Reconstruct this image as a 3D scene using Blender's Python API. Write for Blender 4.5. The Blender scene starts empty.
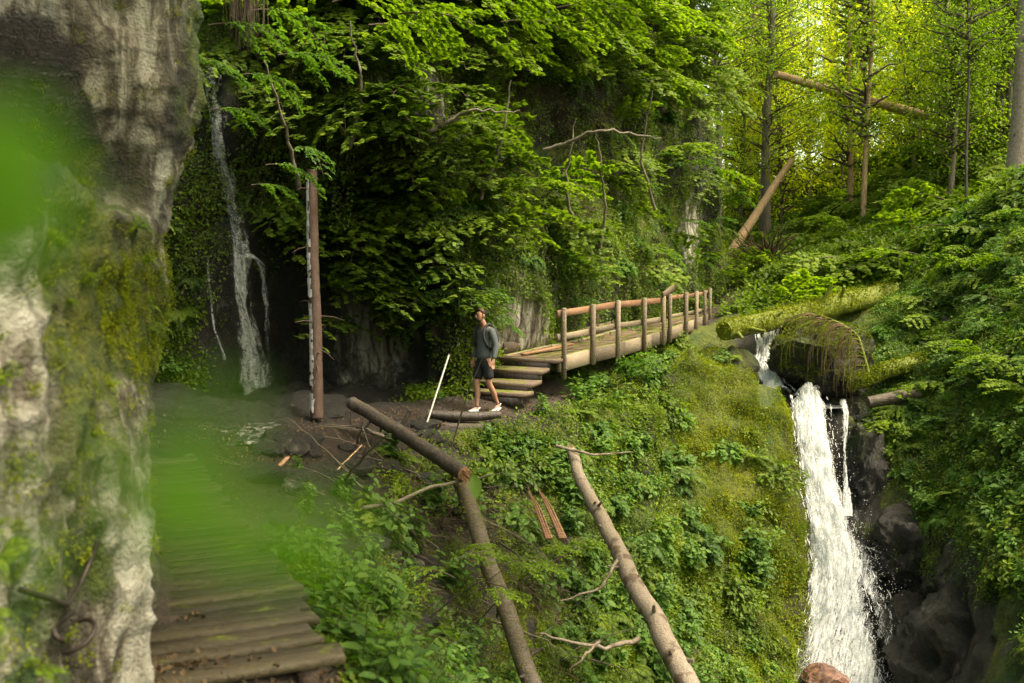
import bpy, bmesh, math, random
import numpy as np
from mathutils import Vector, Matrix
rng = np.random.default_rng(7); random.seed(7)
sc = bpy.context.scene; COL = sc.collection
R = math.radians
# ------------------------------------------------------------------ camera
CZ = 1.95; PITCH = R(2.79); F = 995.0
cam_d = bpy.data.cameras.new('camera'); cam = bpy.data.objects.new('camera', cam_d); COL.objects.link(cam)
cam.location = (0, 0, CZ); cam.rotation_euler = (R(90) - PITCH, 0, 0)
cam_d.lens = F * 36 / 1024; cam_d.sensor_width = 36; cam_d.clip_start = .03; cam_d.clip_end = 2000
cam_d.dof.use_dof = True; cam_d.dof.focus_distance = 19; cam_d.dof.aperture_fstop = 2.0
sc.camera = cam
_f = np.array([0, math.cos(PITCH), -math.sin(PITCH)]); _u = np.array([0, math.sin(PITCH), math.cos(PITCH)]); _r = np.array([1., 0, 0])
def W(px, py, d):
    v = _f + (px - 512) / F * _r - (py - 341.5) / F * _u
    v = v * (d / v[1]); return np.array([v[0], v[1], v[2] + CZ])
def proj(P):
    Q = np.asarray(P, float) - np.array([0, 0, CZ]); z = np.maximum(Q @ _f, 1e-3)
    return 512 + F * (Q @ _r) / z, 341.5 - F * (Q @ _u) / z, z
# ------------------------------------------------------------------ noise
def _h(i, j, k, s):
    n = (i * 374761393 + j * 668265263 + k * 2147483647 + s * 1274126177) & 0xFFFFFFFF
    n = ((n ^ (n >> 13)) * 1274126177) & 0xFFFFFFFF
    n = n ^ (n >> 16); return (n & 0xFFFFFF) / float(0xFFFFFF)
def vnoise(P, s=0):
    P = np.asarray(P, float); I = np.floor(P).astype(np.int64); f = P - I; f = f * f * (3 - 2 * f)
    r = 0
    for a in (0, 1):
        for b in (0, 1):
            for c in (0, 1):
                w = (f[:, 0] if a else 1 - f[:, 0]) * (f[:, 1] if b else 1 - f[:, 1]) * (f[:, 2] if c else 1 - f[:, 2])
                r = r + w * _h(I[:, 0] + a, I[:, 1] + b, I[:, 2] + c, s)
    return r * 2 - 1
def fbm(P, o=4, s=0, sc_=1.0, ridged=False):
    P = np.asarray(P, float) * sc_; r = 0; a = 1; t = 0
    for k in range(o):
        n = vnoise(P * 2 ** k + 17.3 * k, s + k)
        if ridged: n = 1 - 2 * np.abs(n)
        r = r + a * n; t += a; a *= .5
    return r / t
def sm(x): x = np.clip(x, 0, 1); return x * x * (3 - 2 * x)
# ------------------------------------------------------------------ mesh helper
def mesh(name, V, F_, mats, attrs=None, midx=None, smooth=False, uv=None):
    """F_: list of int arrays (m,k).  attrs: {name: per-face or per-vertex values}"""
    if not isinstance(F_, list): F_ = [F_]
    F_ = [np.asarray(f, np.int64) for f in F_ if len(f)]
    me = bpy.data.meshes.new(name); V = np.asarray(V, np.float32)
    me.vertices.add(len(V)); me.vertices.foreach_set('co', V.ravel())
    loops = np.concatenate([f.ravel() for f in F_]); sizes = np.concatenate([np.full(len(f), f.shape[1]) for f in F_])
    me.loops.add(len(loops)); me.loops.foreach_set('vertex_index', loops.astype(np.int32))
    me.polygons.add(len(sizes)); st = np.concatenate([[0], np.cumsum(sizes)[:-1]])
    me.polygons.foreach_set('loop_start', st.astype(np.int32)); 
    try: me.polygons.foreach_set('loop_total', sizes.astype(np.int32))
    except Exception: pass
    for m in (mats if isinstance(mats, (list, tuple)) else [mats]): me.materials.append(m)
    if midx is not None: me.polygons.foreach_set('material_index', np.asarray(midx, np.int32))
    me.update(calc_edges=True); me.validate()
    if smooth: me.polygons.foreach_set('use_smooth', np.ones(len(me.polygons), bool))
    for k, a in (attrs or {}).items():
        a = np.asarray(a, np.float32); dom = 'FACE' if len(a) == len(me.polygons) and len(a) != len(V) else 'POINT'
        at = me.attributes.new(k, 'FLOAT', dom); at.data.foreach_set('value', a)
    if uv is not None:
        l = me.uv_layers.new(name='UVMap'); vi = np.zeros(len(me.loops), np.int32); me.loops.foreach_get('vertex_index', vi)
        l.data.foreach_set('uv', np.asarray(uv, np.float32)[vi].ravel())
    return me
def obj(name, me, parent=None, loc=None):
    o = bpy.data.objects.new(name, me); COL.objects.link(o)
    if loc is not None: o.location = loc
    if parent is not None: o.parent = parent
    return o
def tag(o, label=None, cat=None, group=None, kind=None):
    if label: o['label'] = label
    if cat: o['category'] = cat
    if group: o['group'] = group
    if kind: o['kind'] = kind
    return o
def thing(name, label, cat, loc=(0, 0, 0), group=None):
    o = bpy.data.objects.new(name, None); COL.objects.link(o); o.location = loc; o.empty_display_size = .2
    return tag(o, label, cat, group)
class MB:
    def __init__(s): s.V = []; s.F = {3: [], 4: []}; s.A = {3: [], 4: []}; s.M = {3: [], 4: []}; s.n = 0
    def add(s, V, F_, rnd=0., m=0):
        V = np.asarray(V, float); F_ = np.asarray(F_, np.int64)
        if len(F_) == 0: return
        k = F_.shape[1]; s.V.append(V); s.F[k].append(F_ + s.n); s.n += len(V)
        s.A[k].append(np.broadcast_to(np.asarray(rnd, float), (len(F_),))); s.M[k].append(np.full(len(F_), m))
    def tube(s, P, r, n=6, rnd=0., m=0, rough=0., cap=True, seed=0):
        P = np.asarray(P, float); r = np.broadcast_to(np.asarray(r, float), (len(P),))
        T = np.gradient(P, axis=0); T /= np.linalg.norm(T, axis=1)[:, None] + 1e-9
        up = np.array([0, 0, 1.]) if abs(T[0, 2]) < .9 else np.array([1., 0, 0])
        X = np.cross(T, up); X /= np.linalg.norm(X, axis=1)[:, None] + 1e-9; Y = np.cross(T, X)
        a = np.linspace(0, 2 * np.pi, n, endpoint=False)
        V = P[:, None] + r[:, None, None] * (np.cos(a)[None, :, None] * X[:, None] + np.sin(a)[None, :, None] * Y[:, None])
        V = V.reshape(-1, 3)
        if rough:
            nn = fbm(V * (1 / max(r.max(), .03)) * .9 + seed, 3, seed); c = np.repeat(P, n, 0); V = c + (V - c) * (1 + rough * nn)[:, None]
        i = np.arange(len(P) - 1)[:, None] * n; j = np.arange(n)[None]
        F_ = np.stack([i + j, i + (j + 1) % n, i + n + (j + 1) % n, i + n + j], -1).reshape(-1, 4)
        s.add(V, F_, rnd, m)
        if cap:
            for e, flip in ((0, 1), (len(P) - 1, 0)):
                b = V[e * n:(e + 1) * n]; c = b.mean(0); k = np.arange(n)
                f = np.stack([np.full(n, n), k, (k + 1) % n], -1)
                s.add(np.vstack([b, c]), f if not flip else f[:, ::-1], rnd, m)
    def box(s, c, sx, sy, sz, ax=None, rnd=0., m=0, jit=0.):
        """ax: 3x3 rows = local axes; a chamfered box"""
        ax = np.eye(3) if ax is None else np.asarray(ax, float); b = min(sx, sy, sz) * .12
        V = []
        for z, i in ((-1, 1), (-1, 0), (1, 0), (1, 1)):
            for x, y in ((-1, -1), (1, -1), (1, 1), (-1, 1)):
                q = np.array([x * (sx / 2 - b * i), y * (sy / 2 - b * i), z * (sz / 2 - b * (1 - i))])
                V.append(q)
        V = np.array(V)
        if jit: V += rng.normal(0, jit, (4, 3))[[0, 1, 2, 3] * 4]
        V = V @ ax + np.asarray(c, float)
        F_ = [[3, 2, 1, 0], [12, 13, 14, 15]]
        for l in range(3):
            for k in range(4): F_.append([l * 4 + k, l * 4 + (k + 1) % 4, l * 4 + 4 + (k + 1) % 4, l * 4 + 4 + k])
        s.add(V, F_, rnd, m)
    def beam(s, a, b, w, h, up=(0, 0, 1), rnd=0., m=0, jit=0.):
        a = np.asarray(a, float); b = np.asarray(b, float); t = b - a; L = np.linalg.norm(t); t = t / L
        x = np.cross(t, up); x /= np.linalg.norm(x); z = np.cross(x, t)
        s.box((a + b) / 2, L, w, h, [t, x, z], rnd, m, jit)
    def leaves(s, P, A, N, S, tm, rnd=None, m=0):
        P = np.asarray(P, float); n = len(P)
        if n == 0: return
        A = A / (np.linalg.norm(A, axis=1)[:, None] + 1e-9); B = np.cross(N, A); B /= np.linalg.norm(B, axis=1)[:, None] + 1e-9
        C = np.cross(A, B); T, TF = tm; S = np.broadcast_to(np.asarray(S, float), (n,))
        V = P[:, None] + S[:, None, None] * (T[None, :, 0, None] * A[:, None] + T[None, :, 1, None] * B[:, None] + T[None, :, 2, None] * C[:, None])
        off = (np.arange(n) * len(T))[:, None, None]; rnd = rng.random(n) if rnd is None else rnd
        s.add(V.reshape(-1, 3), (TF[None] + off).reshape(-1, TF.shape[1]), np.repeat(rnd, len(TF)), m)
    def build(s, name, mats, smooth=False, attrs=None):
        F_ = []; A = []; M = []
        for k in (3, 4):
            if s.F[k]: F_.append(np.concatenate(s.F[k])); A.append(np.concatenate(s.A[k])); M.append(np.concatenate(s.M[k]))
        return mesh(name, np.concatenate(s.V), F_, mats, {'rnd': np.concatenate(A)}, np.concatenate(M), smooth)
def nrm(v): v = np.asarray(v, float); return v / (np.linalg.norm(v, axis=-1, keepdims=True) + 1e-9)
# ------------------------------------------------------------------ leaf templates
LEAF2 = (np.array([(0, 0, 0), (.5, -.3, .07), (1, 0, -.1), (.5, .3, .07)]), np.array([(0, 1, 2), (0, 2, 3)]))
LEAF4 = (np.array([(0, 0, 0), (.3, -.27, .05), (.68, -.22, .03), (1, 0, -.12), (.68, .22, .03), (.3, .27, .05)]), np.array([(0, 1, 2, 3), (0, 3, 4, 5)]))
_o = [(.02, .02), (-.08, .22), (.12, .26), (.1, .5), (.34, .36), (.5, .55), (.6, .3), (.78, .26), (1, 0)]
_o = _o + [(x, -y) for x, y in _o[-2::-1]]
MAPLE = (np.array([(.18, 0, .04)] + [(x, y, -.25 * (y * y) - .06 * x) for x, y in _o]), np.array([(0, i, i + 1) for i in range(1, len(_o))]))
BLADE = (np.array([(0, -.04, 0), (0, .04, 0), (.55, .035, .12), (.55, -.035, .12), (1, 0, -.05)]), np.array([(0, 1, 2), (0, 2, 3), (3, 2, 4)]))
# ------------------------------------------------------------------ materials
def nodes(name):
    m = bpy.data.materials.new(name); m.use_nodes = True; nt = m.node_tree; nt.nodes.clear()
    out = nt.nodes.new('ShaderNodeOutputMaterial'); return m, nt, out
def N_(nt, t, **k):
    n = nt.nodes.new('ShaderNode' + t)
    for a, v in k.items():
        if a in n.inputs: n.inputs[a].default_value = v
        else: setattr(n, a, v)
    return n
def L(nt, a, b): nt.links.new(a, b)
def ramp(nt, fac, stops, interp='LINEAR'):
    r = N_(nt, 'ValToRGB'); r.color_ramp.interpolation = interp; e = r.color_ramp.elements
    while len(e) < len(stops): e.new(.5)
    for i, (p, c) in enumerate(stops):
        e[i].position = p; e[i].color = (*c, 1) if isinstance(c, (tuple, list)) else (c, c, c, 1)
    L(nt, fac, r.inputs['Fac']); return r.outputs['Color']
def mix(nt, f, a, b, bt='MIX'):
    m = N_(nt, 'Mix', data_type='RGBA', blend_type=bt)
    for s, v in ((m.inputs[0], f), (m.inputs[6], a), (m.inputs[7], b)):
        if hasattr(v, 'node'): L(nt, v, s)
        else: s.default_value = v if isinstance(v, (int, float)) else (*v, 1)
    return m.outputs[2]
def math_(nt, op, a, b=0., c=None, clamp=False):
    m = N_(nt, 'Math', operation=op, use_clamp=clamp)
    for i, v in enumerate((a, b) if c is None else (a, b, c)):
        if hasattr(v, 'node'): L(nt, v, m.inputs[i])
        else: m.inputs[i].default_value = v
    return m.outputs[0]
def noise(nt, scale, detail=4, rough=.6, vec=None, mapscale=None, dist=0):
    n = N_(nt, 'TexNoise', Scale=scale, Detail=detail, Roughness=rough, Distortion=dist)
    if vec is None: vec = N_(nt, 'NewGeometry').outputs['Position']
    if mapscale: mp = N_(nt, 'Mapping'); mp.inputs['Scale'].default_value = mapscale; L(nt, vec, mp.inputs[0]); vec = mp.outputs[0]
    L(nt, vec, n.inputs['Vector']); return n.outputs['Fac']
def attr(nt, name): return N_(nt, 'Attribute', attribute_name=name).outputs['Fac']
def bump(nt, h, strength=.5, dist=.05):
    b = N_(nt, 'Bump', Strength=strength, Distance=dist); L(nt, h, b.inputs['Height']); return b.outputs[0]

def leaf_mat(name, dark, mid, light, trans=.4, rough=.55, spec=.3, tmul=(1.5, 1.7, .5)):
    m, nt, out = nodes(name)
    rv = attr(nt, 'rnd'); oi = N_(nt, 'ObjectInfo').outputs['Random']
    big = noise(nt, .5, 2)
    v = math_(nt, 'ADD', math_(nt, 'MULTIPLY', rv, .5), math_(nt, 'MULTIPLY', oi, .2))
    v = math_(nt, 'ADD', v, math_(nt, 'MULTIPLY', math_(nt, 'SUBTRACT', big, .5), .9)); v = math_(nt, 'ADD', v, .12)
    c = ramp(nt, v, [(0, dark), (.5, mid), (1, light)])
    p = N_(nt, 'BsdfPrincipled', Roughness=rough); L(nt, c, p.inputs['Base Color']); p.inputs['Specular IOR Level'].default_value = spec
    t = N_(nt, 'BsdfTranslucent'); L(nt, mix(nt, 1., c, tmul, 'MULTIPLY'), t.inputs['Color'])
    x = N_(nt, 'MixShader'); x.inputs[0].default_value = trans; L(nt, p.outputs[0], x.inputs[1]); L(nt, t.outputs[0], x.inputs[2])
    L(nt, x.outputs[0], out.inputs[0]); return m
M = {}
M['leaf'] = leaf_mat('leaf_green', (.03, .058, .006), (.11, .175, .014), (.25, .32, .022))
M['leaf_cool'] = leaf_mat('leaf_cool_green', (.03, .066, .014), (.085, .175, .024), (.19, .3, .05))
M['leaf_lime'] = leaf_mat('leaf_lime', (.07, .12, .008), (.16, .24, .014), (.3, .36, .028), trans=.5)  # lighter green; on far crowns and cliff top it carries painted sunlight
M['leaf_sunpaint'] = leaf_mat('leaf_painted_sunlight', (.26, .34, .015), (.5, .58, .03), (.72, .76, .08), trans=.6, tmul=(1.4, 1.4, .35))  # sun and haze glow painted in as a very bright leaf colour
M['needle'] = leaf_mat('needle_green', (.01, .028, .008), (.025, .06, .014), (.05, .09, .02), trans=.15)
M['moss_blade'] = leaf_mat('moss_green', (.035, .055, .004), (.14, .17, .009), (.31, .32, .018), trans=.3, rough=.8, spec=.1)
M['leaf_vivid'] = leaf_mat('leaf_vivid', (.04, .10, .004), (.07, .17, .006), (.10, .2, .008), trans=.5, spec=.1, tmul=(1.3, 1.6, .3))
M['dry'] = leaf_mat('dry_twig_litter', (.03, .02, .012), (.10, .065, .035), (.2, .13, .07), trans=.1, rough=.8)

def ground_mat():
    m, nt, out = nodes('rock_moss_soil')
    pos = N_(nt, 'NewGeometry').outputs['Position']
    a_m, a_p, a_w, a_s = attr(nt, 'moss'), attr(nt, 'pale'), attr(nt, 'wet'), attr(nt, 'soil')
    nz = noise(nt, 2.2, 8, .65); nf = noise(nt, 14, 6, .7); nb = noise(nt, .7, 4, .6); streak = noise(nt, 3, 6, .65, mapscale=(1.6, 1.6, .35), dist=.6)
    rock = ramp(nt, nf, [(.3, (.012, .011, .009)), (.55, (.04, .036, .03)), (.75, (.10, .09, .075))])
    pale = ramp(nt, streak, [(.36, (.03, .025, .018)), (.46, (.14, .12, .09)), (.54, (.36, .34, .28)), (.68, (.62, .6, .54))])
    soil = ramp(nt, nf, [(.3, (.022, .015, .010)), (.6, (.07, .048, .035)), (.8, (.13, .095, .07))])
    moss = ramp(nt, nf, [(.25, (.022, .032, .004)), (.5, (.085, .10, .008)), (.75, (.21, .21, .014))])
    moss = mix(nt, ramp(nt, nb, [(.4, 0.), (.62, 1.)]), moss, ramp(nt, nf, [(.25, (.012, .03, .006)), (.6, (.04, .08, .012)), (.8, (.09, .13, .02))]))
    def thr(a, n, k=5.): return math_(nt, 'MULTIPLY_ADD', math_(nt, 'ADD', a, math_(nt, 'MULTIPLY', math_(nt, 'SUBTRACT', n, .5), 1.3)), k, .5 - k * .5, True)
    ck = N_(nt, 'TexVoronoi', feature='DISTANCE_TO_EDGE', Scale=3.2); L(nt, mix(nt, .5, pos, N_(nt, 'TexNoise', Scale=2., Detail=6).outputs['Color']), ck.inputs['Vector']); crk = math_(nt, 'MULTIPLY', ck.outputs['Distance'], 14, clamp=True)
    c = mix(nt, thr(a_p, nz), rock, pale); c = mix(nt, 1., c, ramp(nt, crk, [(0, .5), (.6, 1.)]), 'MULTIPLY'); c = mix(nt, thr(a_s, nf), c, soil); c = mix(nt, thr(a_m, nz), c, moss)
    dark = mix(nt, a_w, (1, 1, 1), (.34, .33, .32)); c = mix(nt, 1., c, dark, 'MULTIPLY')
    p = N_(nt, 'BsdfPrincipled'); L(nt, c, p.inputs['Base Color'])
    rg = math_(nt, 'SUBTRACT', .85, math_(nt, 'MULTIPLY', a_w, .64)); L(nt, rg, p.inputs['Roughness'])
    h = math_(nt, 'ADD', math_(nt, 'MULTIPLY', nf, .5), math_(nt, 'ADD', math_(nt, 'MULTIPLY', crk, .06), math_(nt, 'ADD', math_(nt, 'MULTIPLY', streak, .6), noise(nt, 45, 4, .6))))
    L(nt, bump(nt, h, .9, .06), p.inputs['Normal']); L(nt, p.outputs[0], out.inputs[0]); return m
M['ground'] = ground_mat()
def wood_mat(name, cols, scale=1., moss=0., wet=0., along=(1, 8, 8), rough=.7, use_local=False, patch=None):
    m, nt, out = nodes(name)
    tc = N_(nt, 'TexCoord').outputs['Object']
    g = noise(nt, 5 * scale, 6, .65, vec=tc, mapscale=along, dist=.3); b = noise(nt, 2.2 * scale, 5, .6, vec=tc)
    rv = attr(nt, 'rnd')
    v = math_(nt, 'ADD', math_(nt, 'MULTIPLY', g, .75), math_(nt, 'ADD', math_(nt, 'MULTIPLY', rv, .3), math_(nt, 'MULTIPLY', b, .2)))
    c = ramp(nt, v, [(.35, cols[0]), (.6, cols[1]), (.85, cols[2])])
    if patch: c = mix(nt, ramp(nt, b, [(patch[0], 0.), (patch[0] + .06, 1.)]), c, patch[1])
    if moss:
        geo = N_(nt, 'NewGeometry'); sx = N_(nt, 'SeparateXYZ'); L(nt, geo.outputs['Normal'], sx.inputs[0])
        f = math_(nt, 'ADD', math_(nt, 'MULTIPLY', sx.outputs[2], .6), math_(nt, 'MULTIPLY', noise(nt, 3.5, 6, .7), 1.6))
        f = math_(nt, 'MULTIPLY_ADD', math_(nt, 'ADD', f, moss - 1.45), 5, .5, True)
        mc = ramp(nt, noise(nt, 22, 5, .7), [(.3, (.04, .05, .005)), (.55, (.15, .18, .01)), (.75, (.3, .33, .02))])
        c = mix(nt, f, c, mc)
    p = N_(nt, 'BsdfPrincipled', Roughness=rough - wet * .3); L(nt, c, p.inputs['Base Color'])
    L(nt, bump(nt, math_(nt, 'ADD', g, noise(nt, 40, 4, .6)), .7, .02), p.inputs['Normal']); L(nt, p.outputs[0], out.inputs[0]); return m
M['grey_wood'] = wood_mat('weathered_grey_wood', ((.06, .045, .032), (.2, .155, .11), (.36, .29, .21)), moss=.14)
M['fresh_wood'] = wood_mat('fresh_orange_wood', ((.11, .055, .03), (.25, .13, .07), (.4, .23, .13)))
M['deck_wood'] = wood_mat('reddish_deck_wood', ((.05, .03, .024), (.14, .085, .066), (.24, .16, .13)), moss=.02, along=(2, 2, 2))
M['step_wood'] = wood_mat('step_wood', ((.04, .026, .018), (.12, .08, .06), (.22, .155, .12)), moss=.05)
M['board_wood'] = wood_mat('boardwalk_wood', ((.012, .010, .006), (.045, .036, .02), (.09, .072, .042)), moss=-.12, along=(1.2, 7, 4), wet=.4)
M['bark_dark'] = wood_mat('dark_wet_bark', ((.015, .011, .009), (.055, .042, .035), (.14, .115, .1)), moss=-.12, wet=.7, along=(4, 4, 1))
M['bark_mossy'] = wood_mat('mossy_bark', ((.03, .022, .017), (.085, .065, .048), (.17, .135, .1)), moss=.0)
M['bark_full_moss'] = wood_mat('thick_moss_bark', ((.03, .03, .008), (.12, .13, .012), (.2, .2, .02)), moss=1.1)
M['bark_pale'] = wood_mat('pale_dead_wood', ((.08, .06, .045), (.27, .215, .165), (.45, .37, .29)), along=(7, 7, 1.2), patch=(.53, (.13, .09, .06)), scale=1.6)
M['bark_peel'] = wood_mat('peeling_white_bark', ((.03, .016, .01), (.07, .04, .028), (.12, .075, .055)), along=(3, 3, 1))
M['white_bark'] = wood_mat('white_bark', ((.18, .17, .17), (.5, .49, .5), (.72, .72, .74)), along=(3, 3, 3), patch=(.64, (.02, .015, .012)), scale=3)
M['bark_grey'] = wood_mat('grey_bark', ((.05, .04, .03), (.14, .115, .085), (.28, .24, .19)), along=(5, 5, 1), moss=.05)
M['bark_beech'] = wood_mat('smooth_beech_bark', ((.10, .075, .06), (.27, .21, .17), (.42, .36, .3)), along=(3, 3, 2), patch=(.6, (.07, .05, .04)))
M['bark_warm'] = wood_mat('warm_sunpaint_bark', ((.14, .08, .04), (.36, .23, .12), (.6, .42, .25)), along=(5, 5, 1))  # warm bark; on the far trunks its brightness is painted sunlight
def plain(name, col, rough=.7, metal=0., bs=30, bstr=.3, var=.3):
    m, nt, out = nodes(name); n = noise(nt, bs, 4, .6, vec=N_(nt, 'TexCoord').outputs['Object'])
    c = ramp(nt, n, [(.3, tuple(x * (1 - var) for x in col)), (.7, tuple(min(1, x * (1 + var)) for x in col))])
    p = N_(nt, 'BsdfPrincipled', Roughness=rough, Metallic=metal); L(nt, c, p.inputs['Base Color'])
    L(nt, bump(nt, n, bstr, .01), p.inputs['Normal']); L(nt, p.outputs[0], out.inputs[0]); return m
M['skin'] = plain('skin', (.42, .22, .15), .5, var=.08, bstr=.05)
M['hair'] = plain('hair', (.05, .022, .012), .6, bs=80)
M['sweater'] = plain('sweater', (.085, .095, .10), .95, bs=60, var=.2)
M['shorts'] = plain('shorts', (.012, .012, .014), .9, bs=40)
M['strap'] = plain('strap', (.02, .021, .024), .8)
M['shoe'] = plain('shoe_grey', (.42, .42, .44), .6, var=.25)
M['sole'] = plain('sole_white', (.75, .75, .75), .5, var=.1)
M['eye'] = plain('eye_dark', (.03, .02, .015), .3)
M['iron'] = plain('rusty_iron', (.05, .04, .035), .55, .7, bs=60, var=.5)
M['pole'] = plain('pale_pole', (.62, .6, .56), .5, var=.12)
M['stem'] = plain('green_stem', (.07, .075, .02), .7)
M['twig'] = plain('brown_twig', (.075, .055, .035), .8, var=.4)
M['red_rock'] = plain('wet_red_rock', (.16, .085, .06), .25, bs=6, var=.8, bstr=.6)

def water_mat(name, cover=.0, tint=(.78, .81, .83), grey=(.20, .22, .23), su=26, sv=2.2, hard=6., maxa=1.):
    m, nt, out = nodes(name)
    uv = N_(nt, 'TexCoord').outputs['UV']
    n1 = noise(nt, 1., 6, .68, vec=uv, mapscale=(su, sv, 1), dist=.25); n2 = noise(nt, 1., 5, .7, vec=uv, mapscale=(su * 1.3, sv * 8, 1), dist=1.)
    cov = attr(nt, 'cover')
    a = math_(nt, 'ADD', math_(nt, 'ADD', math_(nt, 'MULTIPLY', n1, 1.1), math_(nt, 'MULTIPLY', n2, .7)), math_(nt, 'ADD', cov, cover - 1.4))
    a = math_(nt, 'MULTIPLY_ADD', a, hard, .5, True); a = math_(nt, 'MULTIPLY', a, maxa)
    c = ramp(nt, math_(nt, 'ADD', math_(nt, 'MULTIPLY', n2, .7), math_(nt, 'MULTIPLY', n1, .3)), [(.36, grey), (.5, tint), (.7, (.9, .91, .92))])
    p = N_(nt, 'BsdfPrincipled', Roughness=.35); L(nt, c, p.inputs['Base Color'])
    t2 = N_(nt, 'BsdfTranslucent'); L(nt, c, t2.inputs[0]); mm = N_(nt, 'MixShader'); mm.inputs[0].default_value = .3; L(nt, p.outputs[0], mm.inputs[1]); L(nt, t2.outputs[0], mm.inputs[2])
    L(nt, bump(nt, math_(nt, 'ADD', n1, n2), .6, .05), p.inputs['Normal'])
    tr = N_(nt, 'BsdfTransparent'); x = N_(nt, 'MixShader'); L(nt, a, x.inputs[0]); L(nt, tr.outputs[0], x.inputs[1]); L(nt, mm.outputs[0], x.inputs[2])
    L(nt, x.outputs[0], out.inputs[0]); return m
M['fall'] = water_mat('white_water', .46)
M['fall_thin'] = water_mat('thin_white_water', .42, grey=(.2, .21, .22), su=14, sv=2.4, hard=2., maxa=.8)
M['drops'] = plain('water_drops', (.85, .86, .87), .2, var=.05)
def pool_mat():
    m, nt, out = nodes('stream_water'); n = noise(nt, 6, 5, .6, mapscale=(1, .6, 1)); foam = noise(nt, 5, 6, .7, mapscale=(1.6, .8, 1), dist=1.)
    c = ramp(nt, math_(nt, 'ADD', foam, math_(nt, 'MULTIPLY', attr(nt, 'cover'), .3)), [(.5, (.015, .014, .010)), (.62, (.2, .2, .19)), (.74, (.75, .77, .78))])
    p = N_(nt, 'BsdfPrincipled', Roughness=.12, IOR=1.33); L(nt, c, p.inputs['Base Color']); L(nt, bump(nt, n, .6, .06), p.inputs['Normal']); L(nt, p.outputs[0], out.inputs[0]); return m
M['pool'] = pool_mat()

# ------------------------------------------------------------------ ground sheet (one height field)
CP = [(-1.5, 0, 0), (.6, 0, 0), (-1.0, 3, -.02), (-2.2, 3, 0), (-1.2, 5.3, -.08), (-2.1, 5.3, -.06), (-2.8, 8.9, -.1), (-3.6, 8.9, -.1), (-3.2, 12, -.15), (-4.4, 12, -.12),
      (-3.2, 14.2, -.2), (-5, 15, -.15), (-3.6, 15.6, -.15), (-2.4, 16.2, -.3), (-1.2, 17.6, -.12), (-.48, 17.7, -.12), (.1, 18.3, -.1), (.4, 19.0, -.05), (-.5, 19.8, .2),
      (-8, 12, .6), (-8, 20, 1), (-12, 16, 1), (-4, 22, .3), (0, 24, .8), (2, 30, 1.5), (-10, 30, 4), (.9, 20.3, .2), (2.2, 22.4, .5), (3.4, 24.4, .7), (4.6, 27, .9), (5.4, 28.6, 1.15), (6.5, 30.5, 1.4),
      # under and beyond the bridge
      (1.7, 19.6, -.6), (2.7, 21, -.5), (3.7, 22.7, -.3)]
IM = [(345, 660, 6.3), (300, 560, 8.8), (270, 470, 12.3), (370, 470, 14.4), (400, 440, 15.8), (470, 440, 16.6), (520, 430, 17.3), (560, 415, 18.1), (600, 400, 19), (640, 367, 20.3), (690, 347, 22.2), (740, 366, 22.6), (775, 398, 22.1),
      (784, 430, 21.5), (790, 500, 20.6), (795, 580, 19.8), (798, 683, 18.9), (740, 430, 21.2), (700, 450, 20.3), (700, 560, 18.8), (700, 683, 17.0), (650, 420, 19.3), (620, 450, 18.4), (600, 560, 16.6), (600, 683, 14.9),
      (500, 683, 12.8), (500, 560, 14.9), (500, 480, 16.2), (400, 683, 9.6), (340, 600, 9.3), (420, 560, 13.2), (420, 480, 14.9), (340, 500, 12.6),
      (815, 412, 22.8), (815, 440, 22.4), (830, 520, 21.5), (840, 600, 20.7), (850, 690, 19.9), (745, 407, 23.7), (800, 406, 23.3), (860, 405, 23.2), (770, 375, 25), (765, 346, 26.2), (768, 337, 27.5), (728, 352, 24.6), (735, 315, 27.5), (728, 300, 30),
      (795, 375, 25), (870, 400, 23.2), (935, 385, 22.8), (935, 340, 24.8), (885, 300, 27.5), (950, 440, 21.0), (1000, 440, 19.8), (900, 440, 21.8), (878, 480, 21.5), (885, 560, 20.6), (960, 560, 18.7), (1020, 560, 17.2), (900, 640, 19.6), (960, 650, 17.8), (1020, 683, 15.0),
      (1024, 440, 18.9), (1024, 350, 21), (1024, 250, 24.5), (1024, 180, 28), (960, 300, 25.5), (960, 240, 29), (900, 250, 31), (850, 290, 29), (800, 300, 29.5), (760, 298, 30), (735, 292, 31), (735, 270, 35), (760, 250, 38), (800, 250, 38),
      (850, 215, 41), (900, 190, 40), (960, 165, 36), (1030, 130, 36), (850, 178, 52), (780, 195, 52), (720, 215, 54), (950, 140, 55), (800, 196, 85), (950, 170, 85), (700, 215, 85), (1200, 200, 30), (1200, 420, 17), (1200, 683, 12)]
CP = np.array(CP + [tuple(W(*p)) for p in IM] + [(3, 10, -6.5), (3.5, 13, -6.3), (4.8, 15.5, -6.2), (6.2, 17.5, -6.4), (7.3, 18.3, -6.4), (6.5, 14, -7), (5, 9, -8), (5, 4, -8.5), (3, 5, -6.5), (4, 0, -8), (1.5, 2, -2.5), (2.2, 0, -3),
      (14, 5, 0), (20, 0, 4), (24, 12, 9), (40, 20, 17), (60, 45, 30), (-30, 5, 8), (-40, 40, 20), (30, -20, 6), (-20, -20, 3), (0, -12, 0), (0, 130, 13), (60, 120, 20), (-60, 120, 20), (0, 300, 22), (250, 200, 40), (-250, 200, 40), (-250, -200, 30), (250, -200, 30), (0, -300, 10)])
_D = np.linalg.norm(CP[:, None, :2] - CP[None, :, :2], axis=-1); _n = len(CP)
_A = np.zeros((_n + 3, _n + 3)); _A[:_n, :_n] = _D - np.eye(_n) * .02; _A[:_n, _n:] = np.c_[np.ones(_n), CP[:, :2]]; _A[_n:, :_n] = _A[:_n, _n:].T
_S = np.linalg.solve(_A, np.r_[CP[:, 2], 0, 0, 0])
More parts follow.
